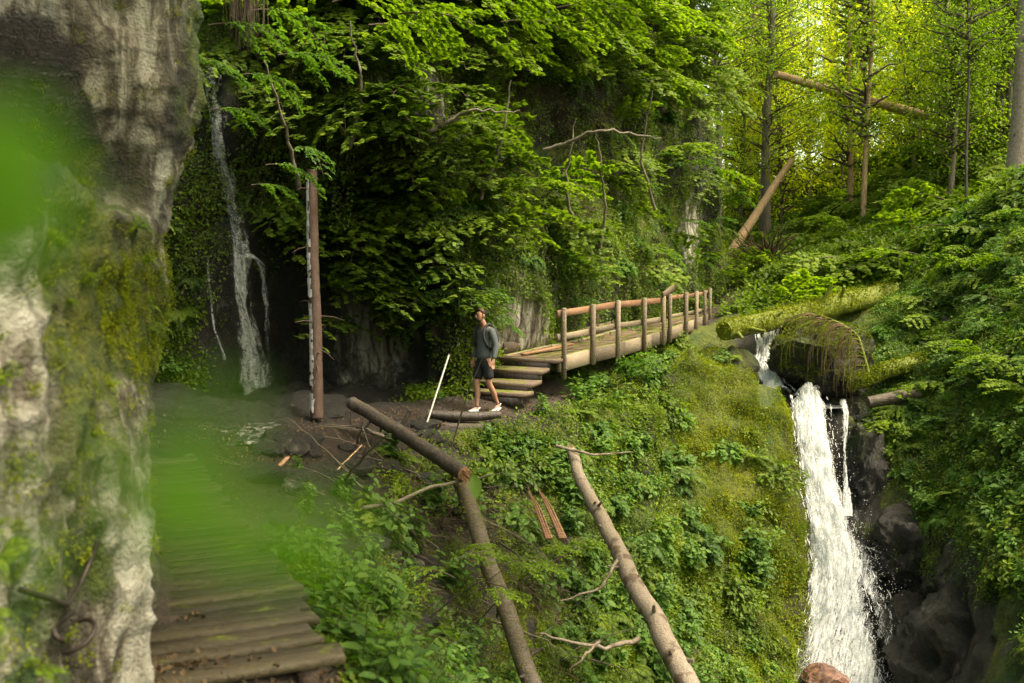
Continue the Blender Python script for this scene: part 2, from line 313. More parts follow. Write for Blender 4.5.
def gz(x, y):
    x = np.atleast_1d(np.asarray(x, float)); y = np.atleast_1d(np.asarray(y, float)); r = np.zeros(len(x))
    for i in range(0, len(x), 20000):
        X = x[i:i + 20000]; Y = y[i:i + 20000]; d = np.hypot(X[:, None] - CP[None, :, 0], Y[:, None] - CP[None, :, 1])
        r[i:i + 20000] = d @ _S[:_n] + _S[_n] + _S[_n + 1] * X + _S[_n + 2] * Y
    return r
def G(x, y): return float(gz(x, y)[0])
def axis(lo, hi, c0, c1, st, far=1.16):
    m = list(np.arange(c0, c1, st)); s = st
    while m[-1] < hi: s *= far; m.append(m[-1] + s)
    s = st
    while m[0] > lo: s *= far; m.insert(0, m[0] - s)
    return np.array(m)
gx = axis(-320, 320, -5.5, 13.5, .085); gy = axis(-320, 420, 3.5, 33, .1)
GX, GY = np.meshgrid(gx, gy); nx, ny = len(gx), len(gy)
gzv = gz(GX.ravel(), GY.ravel()); GP = np.c_[GX.ravel(), GY.ravel(), gzv]
def grid_normals(P, nx, ny, flip=False):
    Q = P.reshape(ny, nx, 3); a = np.gradient(Q, axis=1); b = np.gradient(Q, axis=0); n = nrm(np.cross(a, b)).reshape(-1, 3); return -n if flip else n
def grid_faces(nx, ny, flip=False):
    i = (np.arange(ny - 1)[:, None] * nx + np.arange(nx - 1)[None]).ravel(); f = np.stack([i, i + 1, i + nx + 1, i + nx], -1); return f[:, ::-1] if flip else f
GN = grid_normals(GP, nx, ny)
def segd(P, pts):
    """horizontal distance to a polyline"""
    pts = np.asarray(pts, float)[:, :2]; P = np.asarray(P)[:, :2]; r = np.full(len(P), 1e9)
    for a, b in zip(pts[:-1], pts[1:]):
        t = np.clip(((P - a) @ (b - a)) / ((b - a) @ (b - a)), 0, 1); r = np.minimum(r, np.linalg.norm(P - a - t[:, None] * (b - a), axis=1))
    return r
PATH = [(-.5, 0), (-1.0, 3.5), (-1.48, 5.36), (-3.0, 8.87), (-3.5, 12), (-3.2, 14.5), (-1.9, 16.9), (-.6, 17.8), (.2, 18.7), (.75, 19.7)]
PATH2 = [(5.0, 27.6), (6.2, 29.8), (7.2, 31.5), (7.8, 35)]
STREAM = [W(768, 337, 29)[:2], W(768, 337, 27)[:2], W(772, 380, 25)[:2], W(800, 405, 23.3)[:2], W(815, 412, 22.6)[:2], W(830, 520, 21.5)[:2], W(845, 690, 19.8)[:2], (6.6, 17), (5.2, 13), (5, 5)]
dpath = np.minimum(segd(GP, PATH), segd(GP, PATH2) * 1.2); dst0 = segd(GP, STREAM); dst = dst0 + .55 * fbm(GP, 3, 99, 1.1) * sm(dst0 / .6)
calm = np.minimum(sm((dpath - .45) / .7), sm((dst - .3) / 1.0) * .5 + .5)
amp = np.clip(calm, .06, 1) * np.clip(np.hypot(GP[:, 0] - 3, GP[:, 1] - 18) * .02 + .75, .75, 3)
steep = 1 - np.clip(GN[:, 2], 0, 1)
nA = fbm(GP, 4, 3, .45); nB = fbm(GP, 5, 11, 1.5, True); nC = fbm(GP, 3, 15, 2.2)
bnk = sm((dpath - .7) / .8) * (GP[:, 1] < 26) * (GP[:, 1] > 6) * sm((dst - .6) / .8)
GP = GP + GN * ((nA * .38 + (nB - .2) * .2 * (.45 + steep)) * amp + bnk * nC * .26)[:, None]
GN = grid_normals(GP, nx, ny)
spx, spy, spd = proj(GP)
n1 = fbm(GP, 3, 31, .8)
wetstream = 1 - sm((dst - .6) / .6)
wetrock = sm(1 - np.hypot((spx - 905) / 75, (spy - 640) / 120) + .35) * (spd < 24) * (spd > 14) * (spy > 440)
wetleft = sm((-.9 - GP[:, 0]) / 1.) * sm((GP[:, 1] - 9.5) / 2) * (GP[:, 1] < 19)
wet = np.clip(np.maximum.reduce([wetstream, wetrock * 1.4, wetleft * .8]), 0, 1)
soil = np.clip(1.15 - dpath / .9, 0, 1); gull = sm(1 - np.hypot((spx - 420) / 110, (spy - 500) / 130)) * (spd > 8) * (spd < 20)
soil = np.maximum(soil, .55 * (GP[:, 1] > 33)); soil = np.maximum(soil, gull * .7)  # in the gully, dark soil colour paints in the overhead shade
gully_shade2 = sm((1 - np.hypot((spx - 425) / 105, (spy - 545) / 150)) * 1.6) * (spd > 9) * (spd < 17)
moss = np.clip(.85 - soil * 1.1 - wet * 1.1 + n1 * .35 - gully_shade2 * .35 - .3 * bnk * (1 - sm((1 - np.hypot((spx - 738) / 95, (spy - 450) / 190)) * 2)), 0, 1); wet = np.maximum(wet, gully_shade2 * .75)  # gully shade also painted by darkening through wet and thinning moss
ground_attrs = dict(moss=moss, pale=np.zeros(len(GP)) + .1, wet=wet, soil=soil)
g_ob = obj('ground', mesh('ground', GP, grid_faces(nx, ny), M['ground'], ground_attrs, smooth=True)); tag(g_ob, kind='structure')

# ------------------------------------------------------------------ lofted cliffs
def resample(pts, n):
    pts = np.asarray(pts, float); s = np.r_[0, np.cumsum(np.linalg.norm(np.diff(pts, axis=0), axis=1))]; t = np.linspace(0, s[-1], n)
    # smooth (Catmull-ish) by cubic blending of a coarse linear interpolation
    q = np.c_[[np.interp(t, s, pts[:, k]) for k in range(pts.shape[1])]].T; w = max(3, n // 40)
    k = np.ones(w) / w; qq = q.copy()
    for c in range(q.shape[1]): qq[:, c] = np.convolve(np.pad(q[:, c], (w // 2, w - 1 - w // 2), 'edge'), k, 'valid')
    return qq
def loft(plan, z0, z1, n, m, off, side=1):
    """plan curve (x,y), outward normal to the right of travel * side"""
    C = resample(plan, n); T = nrm(np.gradient(C, axis=0)); O = np.c_[T[:, 1], -T[:, 0]] * side; z = np.linspace(z0, z1, m)
    ZZ, _ = np.meshgrid(z, np.arange(n), indexing='ij'); Cx = np.tile(C, (m, 1)); Ox = np.tile(O, (m, 1)); z_ = ZZ.ravel()
    o = off(Cx, z_); P = np.c_[Cx + Ox * o[:, None], z_]; Nn = grid_normals(P, n, m); s = np.sign((Nn[:, :2] * Ox).sum(1).mean()); return P, Nn * s, Ox, s < 0
CLIFF = [(-16, 11), (-10, 15.5), (-7, 17.6), (-5, 18.1), (-3.4, 18.4), (-2, 18.5), (-1, 18.9), (-.35, 19.6), (.2, 20.5), (1.1, 22.0), (2.3, 24.1), (3.2, 25.9), (4.2, 28), (5.6, 29.8), (6.35, 31.6), (6.2, 35), (4, 41), (-2, 50)]
def coff(C, z):
    P = np.c_[C, z]; px, _, _ = proj(P); o = -.10 * np.maximum(z - 3.5, 0) * (1 + .0 * z)
    rec = sm((px - 235) / 40) * sm((455 - px) / 40) * (C[:, 1] < 20) * sm((4.6 - z) / 1.5); o = o - 1.0 * rec
    o = o + .9 * sm((px - 180) / 60) * sm((470 - px) / 60) * sm((z - 3.9) / 1.2) * sm((7.2 - z) / 1.5)          # bulge above the dark recess
    cav = np.exp(-((px - 525) / 70) ** 2 - ((z - 5.2) / 1.5) ** 2); o = o - 1.3 * cav
    o = o + .35 * sm((fbm(P, 3, 77, .35) + .1) * 2); return o
cn, cm = 620, 250
CPt, CNr, CO, fl = loft(CLIFF, -2.2, 14.5, cn, cm, coff)
a_ = fbm(CPt * [1, 1, .6], 4, 51, .5); b_ = fbm(CPt * [1, 1, .45], 5, 57, 1.6, True)
CPt = CPt + CNr * (a_ * .5 + b_ * .2)[:, None]; CNr = grid_normals(CPt, cn, cm, fl)
cpx, cpy, cpd = proj(CPt)
pale = np.clip(.95 * np.exp(-((cpx - 525) / 35) ** 2 - ((cpy - 325) / 50) ** 2) + .8 * np.exp(-((cpx - 692) / 12) ** 2 - ((cpy - 230) / 35) ** 2) + .3 * np.exp(-((cpx - 450) / 90) ** 2 - ((cpy - 90) / 50) ** 2) + .6 * np.exp(-((cpx - 375) / 40) ** 2 - ((cpy - 325) / 60) ** 2) + .25, 0, 1)
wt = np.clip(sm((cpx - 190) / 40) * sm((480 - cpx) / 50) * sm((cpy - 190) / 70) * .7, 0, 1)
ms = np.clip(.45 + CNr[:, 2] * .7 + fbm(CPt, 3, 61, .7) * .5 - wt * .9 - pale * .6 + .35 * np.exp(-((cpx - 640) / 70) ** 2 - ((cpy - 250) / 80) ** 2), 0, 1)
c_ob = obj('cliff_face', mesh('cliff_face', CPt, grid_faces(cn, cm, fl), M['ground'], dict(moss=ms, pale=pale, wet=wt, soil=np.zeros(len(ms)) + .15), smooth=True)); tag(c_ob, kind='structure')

WALL = [(-3.6, -3), (-2.4, 0), (-1.98, 2.5), (-1.98, 5), (-2.48, 6.2), (-3.82, 9), (-4.3, 9.8), (-5, 10.6), (-9.5, 11.5)]
_pz = [-1.5, 0, .44, .78, 1.2, 1.9, 2.36, 2.83, 3.7, 4.45, 6, 8]; _po = [-.0, 0, .05, .18, .36, .5, .5, .66, .84, .74, .6, .3]
def woff(C, z):
    w = np.clip((C[:, 1] - 5) / 3.5, 0, 1); o = np.interp(z, _pz, _po) * w
    o = o - 2.2 * sm((7.3 - C[:, 1]) / .8) * sm((z - 2.35) / .5) * sm((5.9 - z) / .8)
    o = o + .12 * np.exp(-((C[:, 1] - 5.6) / .5) ** 2) * sm((1. - z) / .5)
    return o
wn, wm = 640, 340
WP, WN, WO, fl2 = loft(WALL, -1.2, 8, wn, wm, woff)
a_ = fbm(WP * [1, 1, .5], 4, 81, .9); b_ = fbm(WP * [1, 1, .35], 5, 87, 3.0, True); c_ = fbm(WP, 4, 88, 7)
d_ = fbm(WP * [1, 1, .28], 3, 89, 1.7, True); e_ = fbm(WP, 4, 86, 4.5, True)
WP = WP + WN * (a_ * .2 + b_ * .12 + c_ * .03 + d_ * .17 + e_ * .045 - .1)[:, None]; WN = grid_normals(WP, wn, wm, fl2)
wpx, wpy, wpd = proj(WP)
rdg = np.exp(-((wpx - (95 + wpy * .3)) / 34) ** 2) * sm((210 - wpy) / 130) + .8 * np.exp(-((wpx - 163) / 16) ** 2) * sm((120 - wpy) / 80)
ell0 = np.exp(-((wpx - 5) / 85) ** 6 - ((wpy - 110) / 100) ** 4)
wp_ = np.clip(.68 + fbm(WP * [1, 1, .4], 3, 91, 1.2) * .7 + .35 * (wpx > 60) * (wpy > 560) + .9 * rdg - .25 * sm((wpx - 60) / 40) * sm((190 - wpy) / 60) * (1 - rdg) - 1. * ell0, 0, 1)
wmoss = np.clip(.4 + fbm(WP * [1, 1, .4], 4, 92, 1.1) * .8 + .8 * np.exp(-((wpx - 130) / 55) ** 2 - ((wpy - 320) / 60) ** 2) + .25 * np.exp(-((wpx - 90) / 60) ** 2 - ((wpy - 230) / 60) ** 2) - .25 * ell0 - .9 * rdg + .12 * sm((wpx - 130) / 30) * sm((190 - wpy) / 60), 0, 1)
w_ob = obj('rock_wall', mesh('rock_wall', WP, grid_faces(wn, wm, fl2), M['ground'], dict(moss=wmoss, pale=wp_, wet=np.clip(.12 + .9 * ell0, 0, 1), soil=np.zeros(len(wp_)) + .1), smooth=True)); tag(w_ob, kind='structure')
# ------------------------------------------------------------------ light and sky
SUN_AZ, SUN_EL = 112, 60
w = bpy.data.worlds.new('World'); sc.world = w; w.use_nodes = True; nt = w.node_tree; bg = nt.nodes['Background']
sky = nt.nodes.new('ShaderNodeTexSky'); sky.sky_type = 'NISHITA'; sky.sun_disc = False; sky.sun_elevation = R(SUN_EL); sky.sun_rotation = R(SUN_AZ)
sky.dust_density = 4; sky.ozone_density = .5; sky.air_density = 1.
L(nt, mix(nt, 1., sky.outputs[0], (4.3, 3.95, 2.55), 'MULTIPLY'), bg.inputs[0]); bg.inputs[1].default_value = .15
sl = bpy.data.lights.new('sun', 'SUN'); sl.energy = 5; sl.angle = R(7); sl.color = (1, .93, .79); so = bpy.data.objects.new('sun', sl); COL.objects.link(so)
sd = Vector((math.sin(R(SUN_AZ)) * math.cos(R(SUN_EL)), math.cos(R(SUN_AZ)) * math.cos(R(SUN_EL)), math.sin(R(SUN_EL))))
so.rotation_euler = sd.to_track_quat('Z', 'Y').to_euler(); so.location = sd * 40
sc.view_settings.view_transform = 'Standard'; sc.view_settings.look = 'None'; sc.view_settings.exposure = 0
sc.render.engine = 'CYCLES'; cy = sc.cycles; cy.max_bounces = 7; cy.diffuse_bounces = 4; cy.glossy_bounces = 2; cy.transmission_bounces = 4; cy.transparent_max_bounces = 12; cy.use_denoising = True
cy.caustics_reflective = False; cy.caustics_refractive = False; cy.sample_clamp_indirect = 4

# ------------------------------------------------------------------ waterfalls
def curve_pts(pts, n):
    pts = np.asarray(pts, float); s = np.r_[0, np.cumsum(np.linalg.norm(np.diff(pts, axis=0), axis=1))]; t = np.linspace(0, s[-1], n)
    q = np.stack([np.interp(t, s, pts[:, k]) for k in range(3)], 1)
    for _ in range(max(1, n // 30)): q[1:-1] = (q[:-2] + q[1:-1] * 2 + q[2:]) / 4
    return q
def sheet(name, Lp, Rp, n, m, mat, parent, bulge=.12, cov=None, rough=.05, off=0., seed=0, us=1.):
    A = curve_pts(Lp, n); B = curve_pts(Rp, n); u = np.linspace(0, 1, m)
    P = A[:, None] * (1 - u)[None, :, None] + B[:, None] * u[None, :, None]
    acr = nrm(B - A); dn = nrm(np.gradient((A + B) / 2, axis=0)); fr = nrm(np.cross(dn, acr)); fr = fr * np.sign(-(fr[:, 1]) + 1e-6)[:, None]
    wd = np.linalg.norm(B - A, axis=1); s = np.r_[0, np.cumsum(np.linalg.norm(np.diff((A + B) / 2, axis=0), axis=1))]
    P = P + fr[:, None] * (np.sin(u * np.pi)[None, :, None] * bulge + off)
    Q = P.reshape(-1, 3); UU = (u[None] * wd[:, None]).ravel(); SS = np.repeat(s, m)
    nz = fbm(np.c_[UU * 6, SS * 2.6, np.zeros(len(UU))] + seed, 4, seed, 1.); Q = Q + np.repeat(fr, m, 0) * (nz * rough * 2)[:, None]
    ed = np.minimum(u, 1 - u)[None].repeat(n, 0).ravel(); c = (sm(ed / .2) - 1) * .6 + fbm(np.c_[UU * 1.3, SS * .6, np.zeros(len(UU))] + seed, 3, seed + 5) * .22
    if cov is not None: c = c + cov(np.tile(u, n), np.repeat(np.linspace(0, 1, n), m))
    return obj(name, mesh(name, Q, grid_faces(m, n), mat, dict(cover=c), smooth=True, uv=np.c_[UU * us / 1., SS]), parent)
def strands(name, Lp, Rp, k, mat, parent, wr=(.012, .035), ln=(.05, .3), off=.15, seed=0, jit=.05, ufun=None):
    r = np.random.default_rng(seed); n = 60; A = curve_pts(Lp, n); B = curve_pts(Rp, n); acr = nrm(B - A); dn = nrm(np.gradient((A + B) / 2, axis=0)); fr = nrm(np.cross(dn, acr)); fr *= np.sign(-fr[:, 1] + 1e-6)[:, None]
    mb = MB()
    for i in range(k):
        t0 = .03 + r.random() * .94; l = r.uniform(*ln); t = np.linspace(t0, min(1, t0 + l), 7); idx = t * (n - 1)
        u0 = r.random() if ufun is None else ufun(r, t0); uu = u0 + np.cumsum(r.normal(0, .006, 7))
        def at(X): return np.stack([np.interp(idx, np.arange(n), X[:, c]) for c in range(3)], 1)
        a, b, f_, ac = at(A), at(B), at(fr), at(acr); P = a + (b - a) * uu[:, None] + f_ * (off + r.random() * jit + np.cumsum(r.normal(0, .012, 7)))[:, None]
        w_ = r.uniform(*wr) * np.sin(np.linspace(.15, 3.0, 7)); V = np.stack([P - ac * w_[:, None], P + f_ * w_[:, None] * .7, P + ac * w_[:, None]], 1).reshape(-1, 3)
        i_ = np.arange(6)[:, None] * 3; F_ = np.concatenate([np.stack([i_[:, 0] + c, i_[:, 0] + c + 1, i_[:, 0] + c + 4, i_[:, 0] + c + 3], 1) for c in (0, 1)]); mb.add(V, F_)
    return obj(name, mb.build(name, mat, True), parent)
OCT = (np.array([(1, 0, 0), (-1, 0, 0), (0, 1, 0), (0, -1, 0), (0, 0, 1), (0, 0, -1.6)]) * .5, np.array([(0, 2, 4), (2, 1, 4), (1, 3, 4), (3, 0, 4), (2, 0, 5), (1, 2, 5), (3, 1, 5), (0, 3, 5)]))
def drops(name, P, S, parent):
    mb = MB(); n = len(P); mb.leaves(P, np.tile([1., 0, 0], (n, 1)), np.tile([0, 0, 1.], (n, 1)), S, OCT); return obj(name, mb.build(name, M['drops'], True), parent)
wf = thing('waterfall', 'tall white main waterfall plunging down the black rock on the right', 'waterfall', tuple(W(830, 683, 19.6)))
def wsh(pts): return [W(*p) - np.array(wf.location) for p in pts]
ML = wsh([(788, 408, 23.1), (788, 414, 22.6), (787, 435, 22.1), (792, 480, 21.6), (799, 530, 21.0), (800, 570, 20.6), (788, 620, 20.0), (774, 660, 19.5), (764, 700, 19.0)])
MR = wsh([(826, 408, 23.1), (826, 414, 22.6), (828, 440, 22.1), (838, 480, 21.6), (852, 530, 21.0), (880, 570, 20.5), (904, 620, 20.0), (922, 660, 19.5), (938, 700, 19.0)])
def cv(u, t):
    c = .12 - .8 * np.exp(-((u - .66 - .10 * (t - .6)) / .045) ** 2) * sm((t - .62) / .1) - .28 * sm((u - .72) / .1) * sm((t - .35) / .2) + .2 * sm((.25 - t) / .2) * (u < .8)
    return c
sheet('water_sheet', ML, MR, 160, 60, M['fall'], wf, .22, cv, .09, .12, 3)
sheet('water_veil', ML, MR, 120, 50, M['fall_thin'], wf, .3, lambda u, t: -.02 + cv(u, t) * .4, .1, .26, 13)
sheet('water_veil', ML, MR, 200, 80, M['fall'], wf, .3, lambda u, t: -.22 + cv(u, t) * .7, .16, .2, 19)
strands('water_strands', ML, MR, 900, M['drops'], wf, (.003, .008), (.008, .035), .3, 5, .16, lambda r, t: min(.98, max(.02, r.normal(.4, .24))))
UL = wsh([(838, 408, 23.1), (838, 414, 22.5), (839, 440, 22.2), (840, 480, 21.7), (838, 520, 21.2)]); UR = wsh([(847, 408, 23.1), (847, 414, 22.5), (845, 440, 22.2), (845, 480, 21.7), (852, 520, 21.2)])
sheet('side_strand', UL, UR, 80, 14, M['fall'], wf, .05, lambda u, t: .15 + 0 * u, .03, .2, 23)
SL = wsh([(852, 560, 20.6), (866, 575, 20.2), (885, 585, 19.7)]); SR = wsh([(846, 522, 21.2), (872, 548, 20.6), (905, 574, 19.7)])
sheet('spray_veil', SL, SR, 50, 30, M['fall_thin'], wf, .15, lambda u, t: -.18 - .1 * t, .05, .3, 31)
t_ = rng.random(4500); Aq, Bq = curve_pts(ML, 60), curve_pts(MR, 60); ii = (t_ ** .7 * 59).astype(int); uu = rng.normal(.5, .38, 4500)
drops('spray_drops', Aq[ii] + (Bq[ii] - Aq[ii]) * uu[:, None] + np.c_[rng.normal(0, .05, 4500), -rng.random(4500) * .6 - .15, rng.normal(0, .1, 4500)], rng.uniform(.006, .02, 4500), wf)
# upper cascade
wu = thing('waterfall', 'short upper cascade tumbling from under the mossy log into the pool', 'waterfall', tuple(W(765, 400, 24)))
def wsu(pts): return [W(*p) - np.array(wu.location) for p in pts]
AL = wsu([(753, 336, 27.6), (752, 345, 26.8), (755, 360, 26.0), (750, 380, 25.2), (750, 398, 24.5), (752, 408, 23.9)]); AR = wsu([(776, 336, 27.6), (777, 345, 26.8), (776, 360, 26.0), (780, 380, 25.2), (786, 398, 24.5), (796, 408, 23.9)])
sheet('water_sheet', AL, AR, 80, 36, M['fall'], wu, .22, lambda u, t: .12 + .3 * (t > .75), .12, .28, 43)
strands('water_strands', AL, AR, 400, M['drops'], wu, (.003, .012), (.03, .12), .42, 6)
# left thin waterfall on the cliff
wl = thing('waterfall', 'thin veil waterfall running down the dark cliff at the left', 'waterfall', tuple(W(245, 405, 17.2)))
def wsl(pts): return [W(*p) - np.array(wl.location) for p in pts]
def front(px, py, d0):   # first point of the cliff in that direction
    i = np.argmin((cpx - px) ** 2 + (cpy - py) ** 2 + (cpd > 24) * 1e4); return float(cpd[i])
def wl_pts(pp): return wsl([(x, y, min(front(x, y, 17.5), front(x, y + 8, 17.5), front(x, y - 8, 17.5)) - .22) for x, y in pp])
WLl = wl_pts([(207, 70), (209, 90), (216, 150), (226, 210), (230, 255), (232, 300), (236, 350), (232, 385), (236, 412)])
WLr = wl_pts([(219, 70), (222, 90), (232, 150), (240, 210), (246, 255), (246, 300), (254, 350), (268, 385), (270, 412)])
sheet('water_sheet', WLl, WLr, 160, 24, M['fall_thin'], wl, .08, lambda u, t: .02 + .3 * np.exp(-((t - .56) / .06) ** 2) + .12 * sm((t - .55) / .2), .05, .08, 53, .6)
sheet('water_veil', [p + np.array([-.1, 0, 0]) for p in WLl], [p + np.array([.18, 0, 0]) for p in WLr], 160, 30, M['fall_thin'], wl, .1, lambda u, t: -.16 + .1 * t, .05, .12, 57, .6)
sheet('water_veil', WLl[4:], [p + np.array([.12, 0, 0]) for p in WLr[4:]], 160, 30, M['fall'], wl, .1, lambda u, t: -.16, .05, .16, 58, .8)
strands('water_strands', WLl[4:], WLr[4:], 120, M['drops'], wl, (.002, .005), (.01, .05), .14, 8)
# side runnel
Wsl = wl_pts([(236, 256), (250, 254), (262, 262), (264, 300), (266, 360)]); Wsr = wl_pts([(238, 262), (248, 260), (256, 270), (258, 300), (262, 360)])
sheet('side_runnel', Wsl, Wsr, 90, 12, M['fall_thin'], wl, .04, lambda u, t: .22 - .3 * t, .03, .08, 61, .8)
Wsl = wl_pts([(210, 255), (211, 300), (215, 330), (222, 360)]); Wsr = wl_pts([(214, 255), (214, 300), (218, 330), (226, 360)])
sheet('side_runnel', Wsl, Wsr, 90, 10, M['fall_thin'], wl, .04, lambda u, t: .1 + 0 * u, .03, .08, 62, .8)
# pools
def blob_sheet(name, ctr, pts, z, cov, kind='structure'):
    pts = np.array(pts); n = len(pts); a = np.linspace(0, 2 * np.pi, 64, endpoint=False); t = np.linspace(0, n, 65)[:-1]; q = np.stack([np.interp(t, np.arange(n + 1), np.r_[pts[:, k], pts[0, k]]) for k in (0, 1)], 1)
    for _ in range(3): q = (np.roll(q, 1, 0) + q * 2 + np.roll(q, -1, 0)) / 4
    c = q.mean(0); rings = 14; V = [np.r_[c, z]]; F3 = []; F4 = []
    for k in range(1, rings + 1):
        for p in c + (q - c) * k / rings: V.append(np.r_[p, z])
    V = np.array(V); V[:, 2] += fbm(V, 4, 5, 5) * .025
    F3 = [(0, 1 + j, 1 + (j + 1) % 64) for j in range(64)]
    for k in range(rings - 1):
        for j in range(64): F4.append((1 + k * 64 + j, 1 + (k + 1) * 64 + j, 1 + (k + 1) * 64 + (j + 1) % 64, 1 + k * 64 + (j + 1) % 64))
    return tag(obj(name, mesh(name, V, [np.array(F3), np.array(F4)], M['pool'], dict(cover=np.zeros(len(V)) + cov), smooth=True)), kind=kind)
blob_sheet('pool_water', 0, [W(742, 405, 24.3)[:2], W(770, 403, 24.6)[:2], W(840, 403, 24)[:2], W(850, 405, 23.4)[:2], W(842, 408, 22.75)[:2], W(786, 408, 22.65)[:2]], W(800, 406, 23.2)[2], .6)
blob_sheet('stream_water', 0, [W(748, 336, 27.4)[:2], W(745, 330, 30)[:2], W(790, 330, 30)[:2], W(782, 336, 27.4)[:2]], W(765, 335.5, 27.6)[2], .3)
blob_sheet('puddle_water', 0, [W(150, 432, 14.8)[:2], W(220, 412, 16.6)[:2], W(275, 420, 16.2)[:2], W(284, 438, 15.2)[:2], W(262, 462, 13.6)[:2], W(200, 462, 13.2)[:2]], float(np.percentile(GP[np.hypot(GP[:, 0] - W(235, 440, 15)[0], GP[:, 1] - 15) < 1.2, 2], 45)), .12)
blob_sheet('plunge_pool', 0, [(4.6, 18.2), (6, 19.6), (7.9, 19.4), (7.6, 17), (6, 15), (4.5, 16)], G(6.6, 18.4) + .35, .5)

# ------------------------------------------------------------------ footbridge
PT = np.array([(559, 377, 18.9), (589, 349, 20.0), (615, 345, 21.1), (639, 341, 22.2), (659, 334, 23.3), (665, 331, 23.8), (681, 326, 25.0), (693, 322, 26.3), (701, 320, 27.4), (706, 317, 28.2)], float)
tops = [308, 304, 300, 298, 296, 294, 292, 291, 290, 288]
decky = [357, 349, 344, 338, 332, 330, 324, 320, 317, 315]
br = thing('footbridge', 'weathered wooden footbridge with railing curving along the cliff', 'bridge', tuple(W(559, 357, 18.9)))
BO = np.array(br.location)
edge = np.array([W(p[0], dy, p[2]) for p, dy in zip(PT, decky)])          # outer deck edge
q_ = curve_pts(edge, 60); q_ = np.vstack([q_[0] - (q_[1] - q_[0]) * 8, q_]) if 0 else q_
T_ = nrm(np.gradient(q_, axis=0)); Nl = nrm(np.c_[-T_[:, 1], T_[:, 0], np.zeros(len(T_))])
WB = 1.25
mb = MB()
s_ = np.r_[0, np.cumsum(np.linalg.norm(np.diff(q_, axis=0), axis=1))]; LB = s_[-1]
def bp(s, lat=0., up=0.):
    c = np.array([np.interp(s, s_, q_[:, k]) for k in range(3)]); n = nrm(np.array([np.interp(s, s_, Nl[:, k]) for k in range(3)])); t = nrm(np.array([np.interp(s, s_, T_[:, k]) for k in range(3)]))
    return c + n * lat + np.array([0, 0, up]), n, t
s = 0.0
while s < LB:
    c, n, t = bp(s, WB / 2, -.03); mb.box(c - BO, .155, WB + rng.normal(0, .015), .05, [t, n, np.cross(t, n)], rng.random(), 0, .003); s += .165
obj('deck', mb.build('deck', M['deck_wood']), br)
for nm, lat in (('stringer', -.02), ('stringer', WB - .1)):
    mb = MB(); ss = np.linspace(-.05, LB, 8)
    for a, b in zip(ss[:-1], ss[1:]):
        pa, pb = bp(max(a, 0), lat)[0], bp(b, lat)[0]
        if a < 0: pa = pa + (pa - pb) * .03
        hh = .30; mb.beam(pa - BO - [0, 0, hh / 2 - .015], pb - BO - [0, 0, hh / 2 - .015], .09, hh, rnd=rng.random(), jit=.004)
    obj(nm, mb.build(nm, M['grey_wood']), br)
posts = []
sq = [float(s_[np.argmin(np.abs(q_[:, 1] - p[2]))]) for p in PT]
for i, (p, tp, s0) in enumerate(zip(PT, tops, sq)):
    c, n, t = bp(s0, -.11); d = c[1]; top = W(p[0], tp, d)[2]; bot = c[2] - (.42 if i == 0 else .3)
    mb = MB(); mb.box(np.array([c[0], c[1], (top + bot) / 2]) - BO, .085, .075, top - bot, [t, n, [0, 0, 1]], rng.random(), 0, .004)
    mb.box(np.array([c[0], c[1], bot + .2]) - n * .045 - BO, .03, .02, .03, [t, n, [0, 0, 1]], 0)
    posts.append((c, top, n, t)); obj('post', mb.build('post', M['grey_wood']), br)
mb = MB(); ml = MB()
for i in range(len(posts) - 1):
    (a, ta, na, _), (b, tb, nb, _) = posts[i], posts[i + 1]
    if i == 4: continue
    e = .12 if i == 0 else .0; d_ = nrm(b - a)
    for dz, B_, h in ((.1, mb, .13), (.55, ml, .12)):
        A_ = np.array([a[0], a[1], ta - dz]) + na * .075 - BO - d_ * e; Z_ = np.array([b[0], b[1], tb - dz]) + nb * .075 - BO
        B_.beam(A_, Z_, .035, h * (1 if i < 5 else .7), rnd=rng.random() * .6 + .4 * (i < 1), jit=.004)
obj('handrail', mb.build('handrail', M['fresh_wood']), br); obj('lower_rail', ml.build('lower_rail', M['grey_wood']), br)
mb = MB(); a, ta = posts[4][0], posts[4][1]; mb.beam(np.array([a[0], a[1], ta + .02]) - nrm(posts[5][0] - a) * .05 - BO, np.array([*W(675, 286, 24.6)]) - BO, .05, .14, rnd=.5); o = obj('tilted_rail', mb.build('tilted_rail', M['step_wood']), br); tag(o, label='short loose top rail tilted above the others')
mb = MB(); ss = np.linspace(0, LB * .62, 6)
for a, b in zip(ss[:-1], ss[1:]): mb.beam(bp(a, WB - .02, .12)[0] - BO, bp(b, WB - .02, .12)[0] - BO, .05, .22, rnd=rng.random())
obj('kick_board', mb.build('kick_board', M['step_wood']), br)
for s0 in (.3, .42, .55, .72, .86):
    c, n, t = bp(LB * s0, WB + .03, .35); mb = MB(); mb.box(c - BO, .08, .08, .9, [t, n, [0, 0, 1]], rng.random(), 0, .004); obj('post', mb.build('post', M['step_wood']), br)
mb = MB()
for s0 in np.arange(.5, LB, 1.3):
    c, n, t = bp(s0, WB / 2, -.17); mb.box(c - BO, .1, WB - .25, .12, [t, n, np.cross(t, n)], rng.random())
obj('cross_beam', mb.build('cross_beam', M['step_wood']), br)
# loose board lying on the deck start
o = thing('loose_board', 'long reddish board lying on the deck beside the steps', 'board', tuple(W(535, 354, 19.2))); mb = MB()
mb.beam(W(523, 356, 19.3) + [0, 0, .03] - np.array(o.location), W(572, 345.5, 20.2) + [0, 0, .03] - np.array(o.location), .14, .04, rnd=.8); bo = obj('board', mb.build('board', M['fresh_wood']), o)
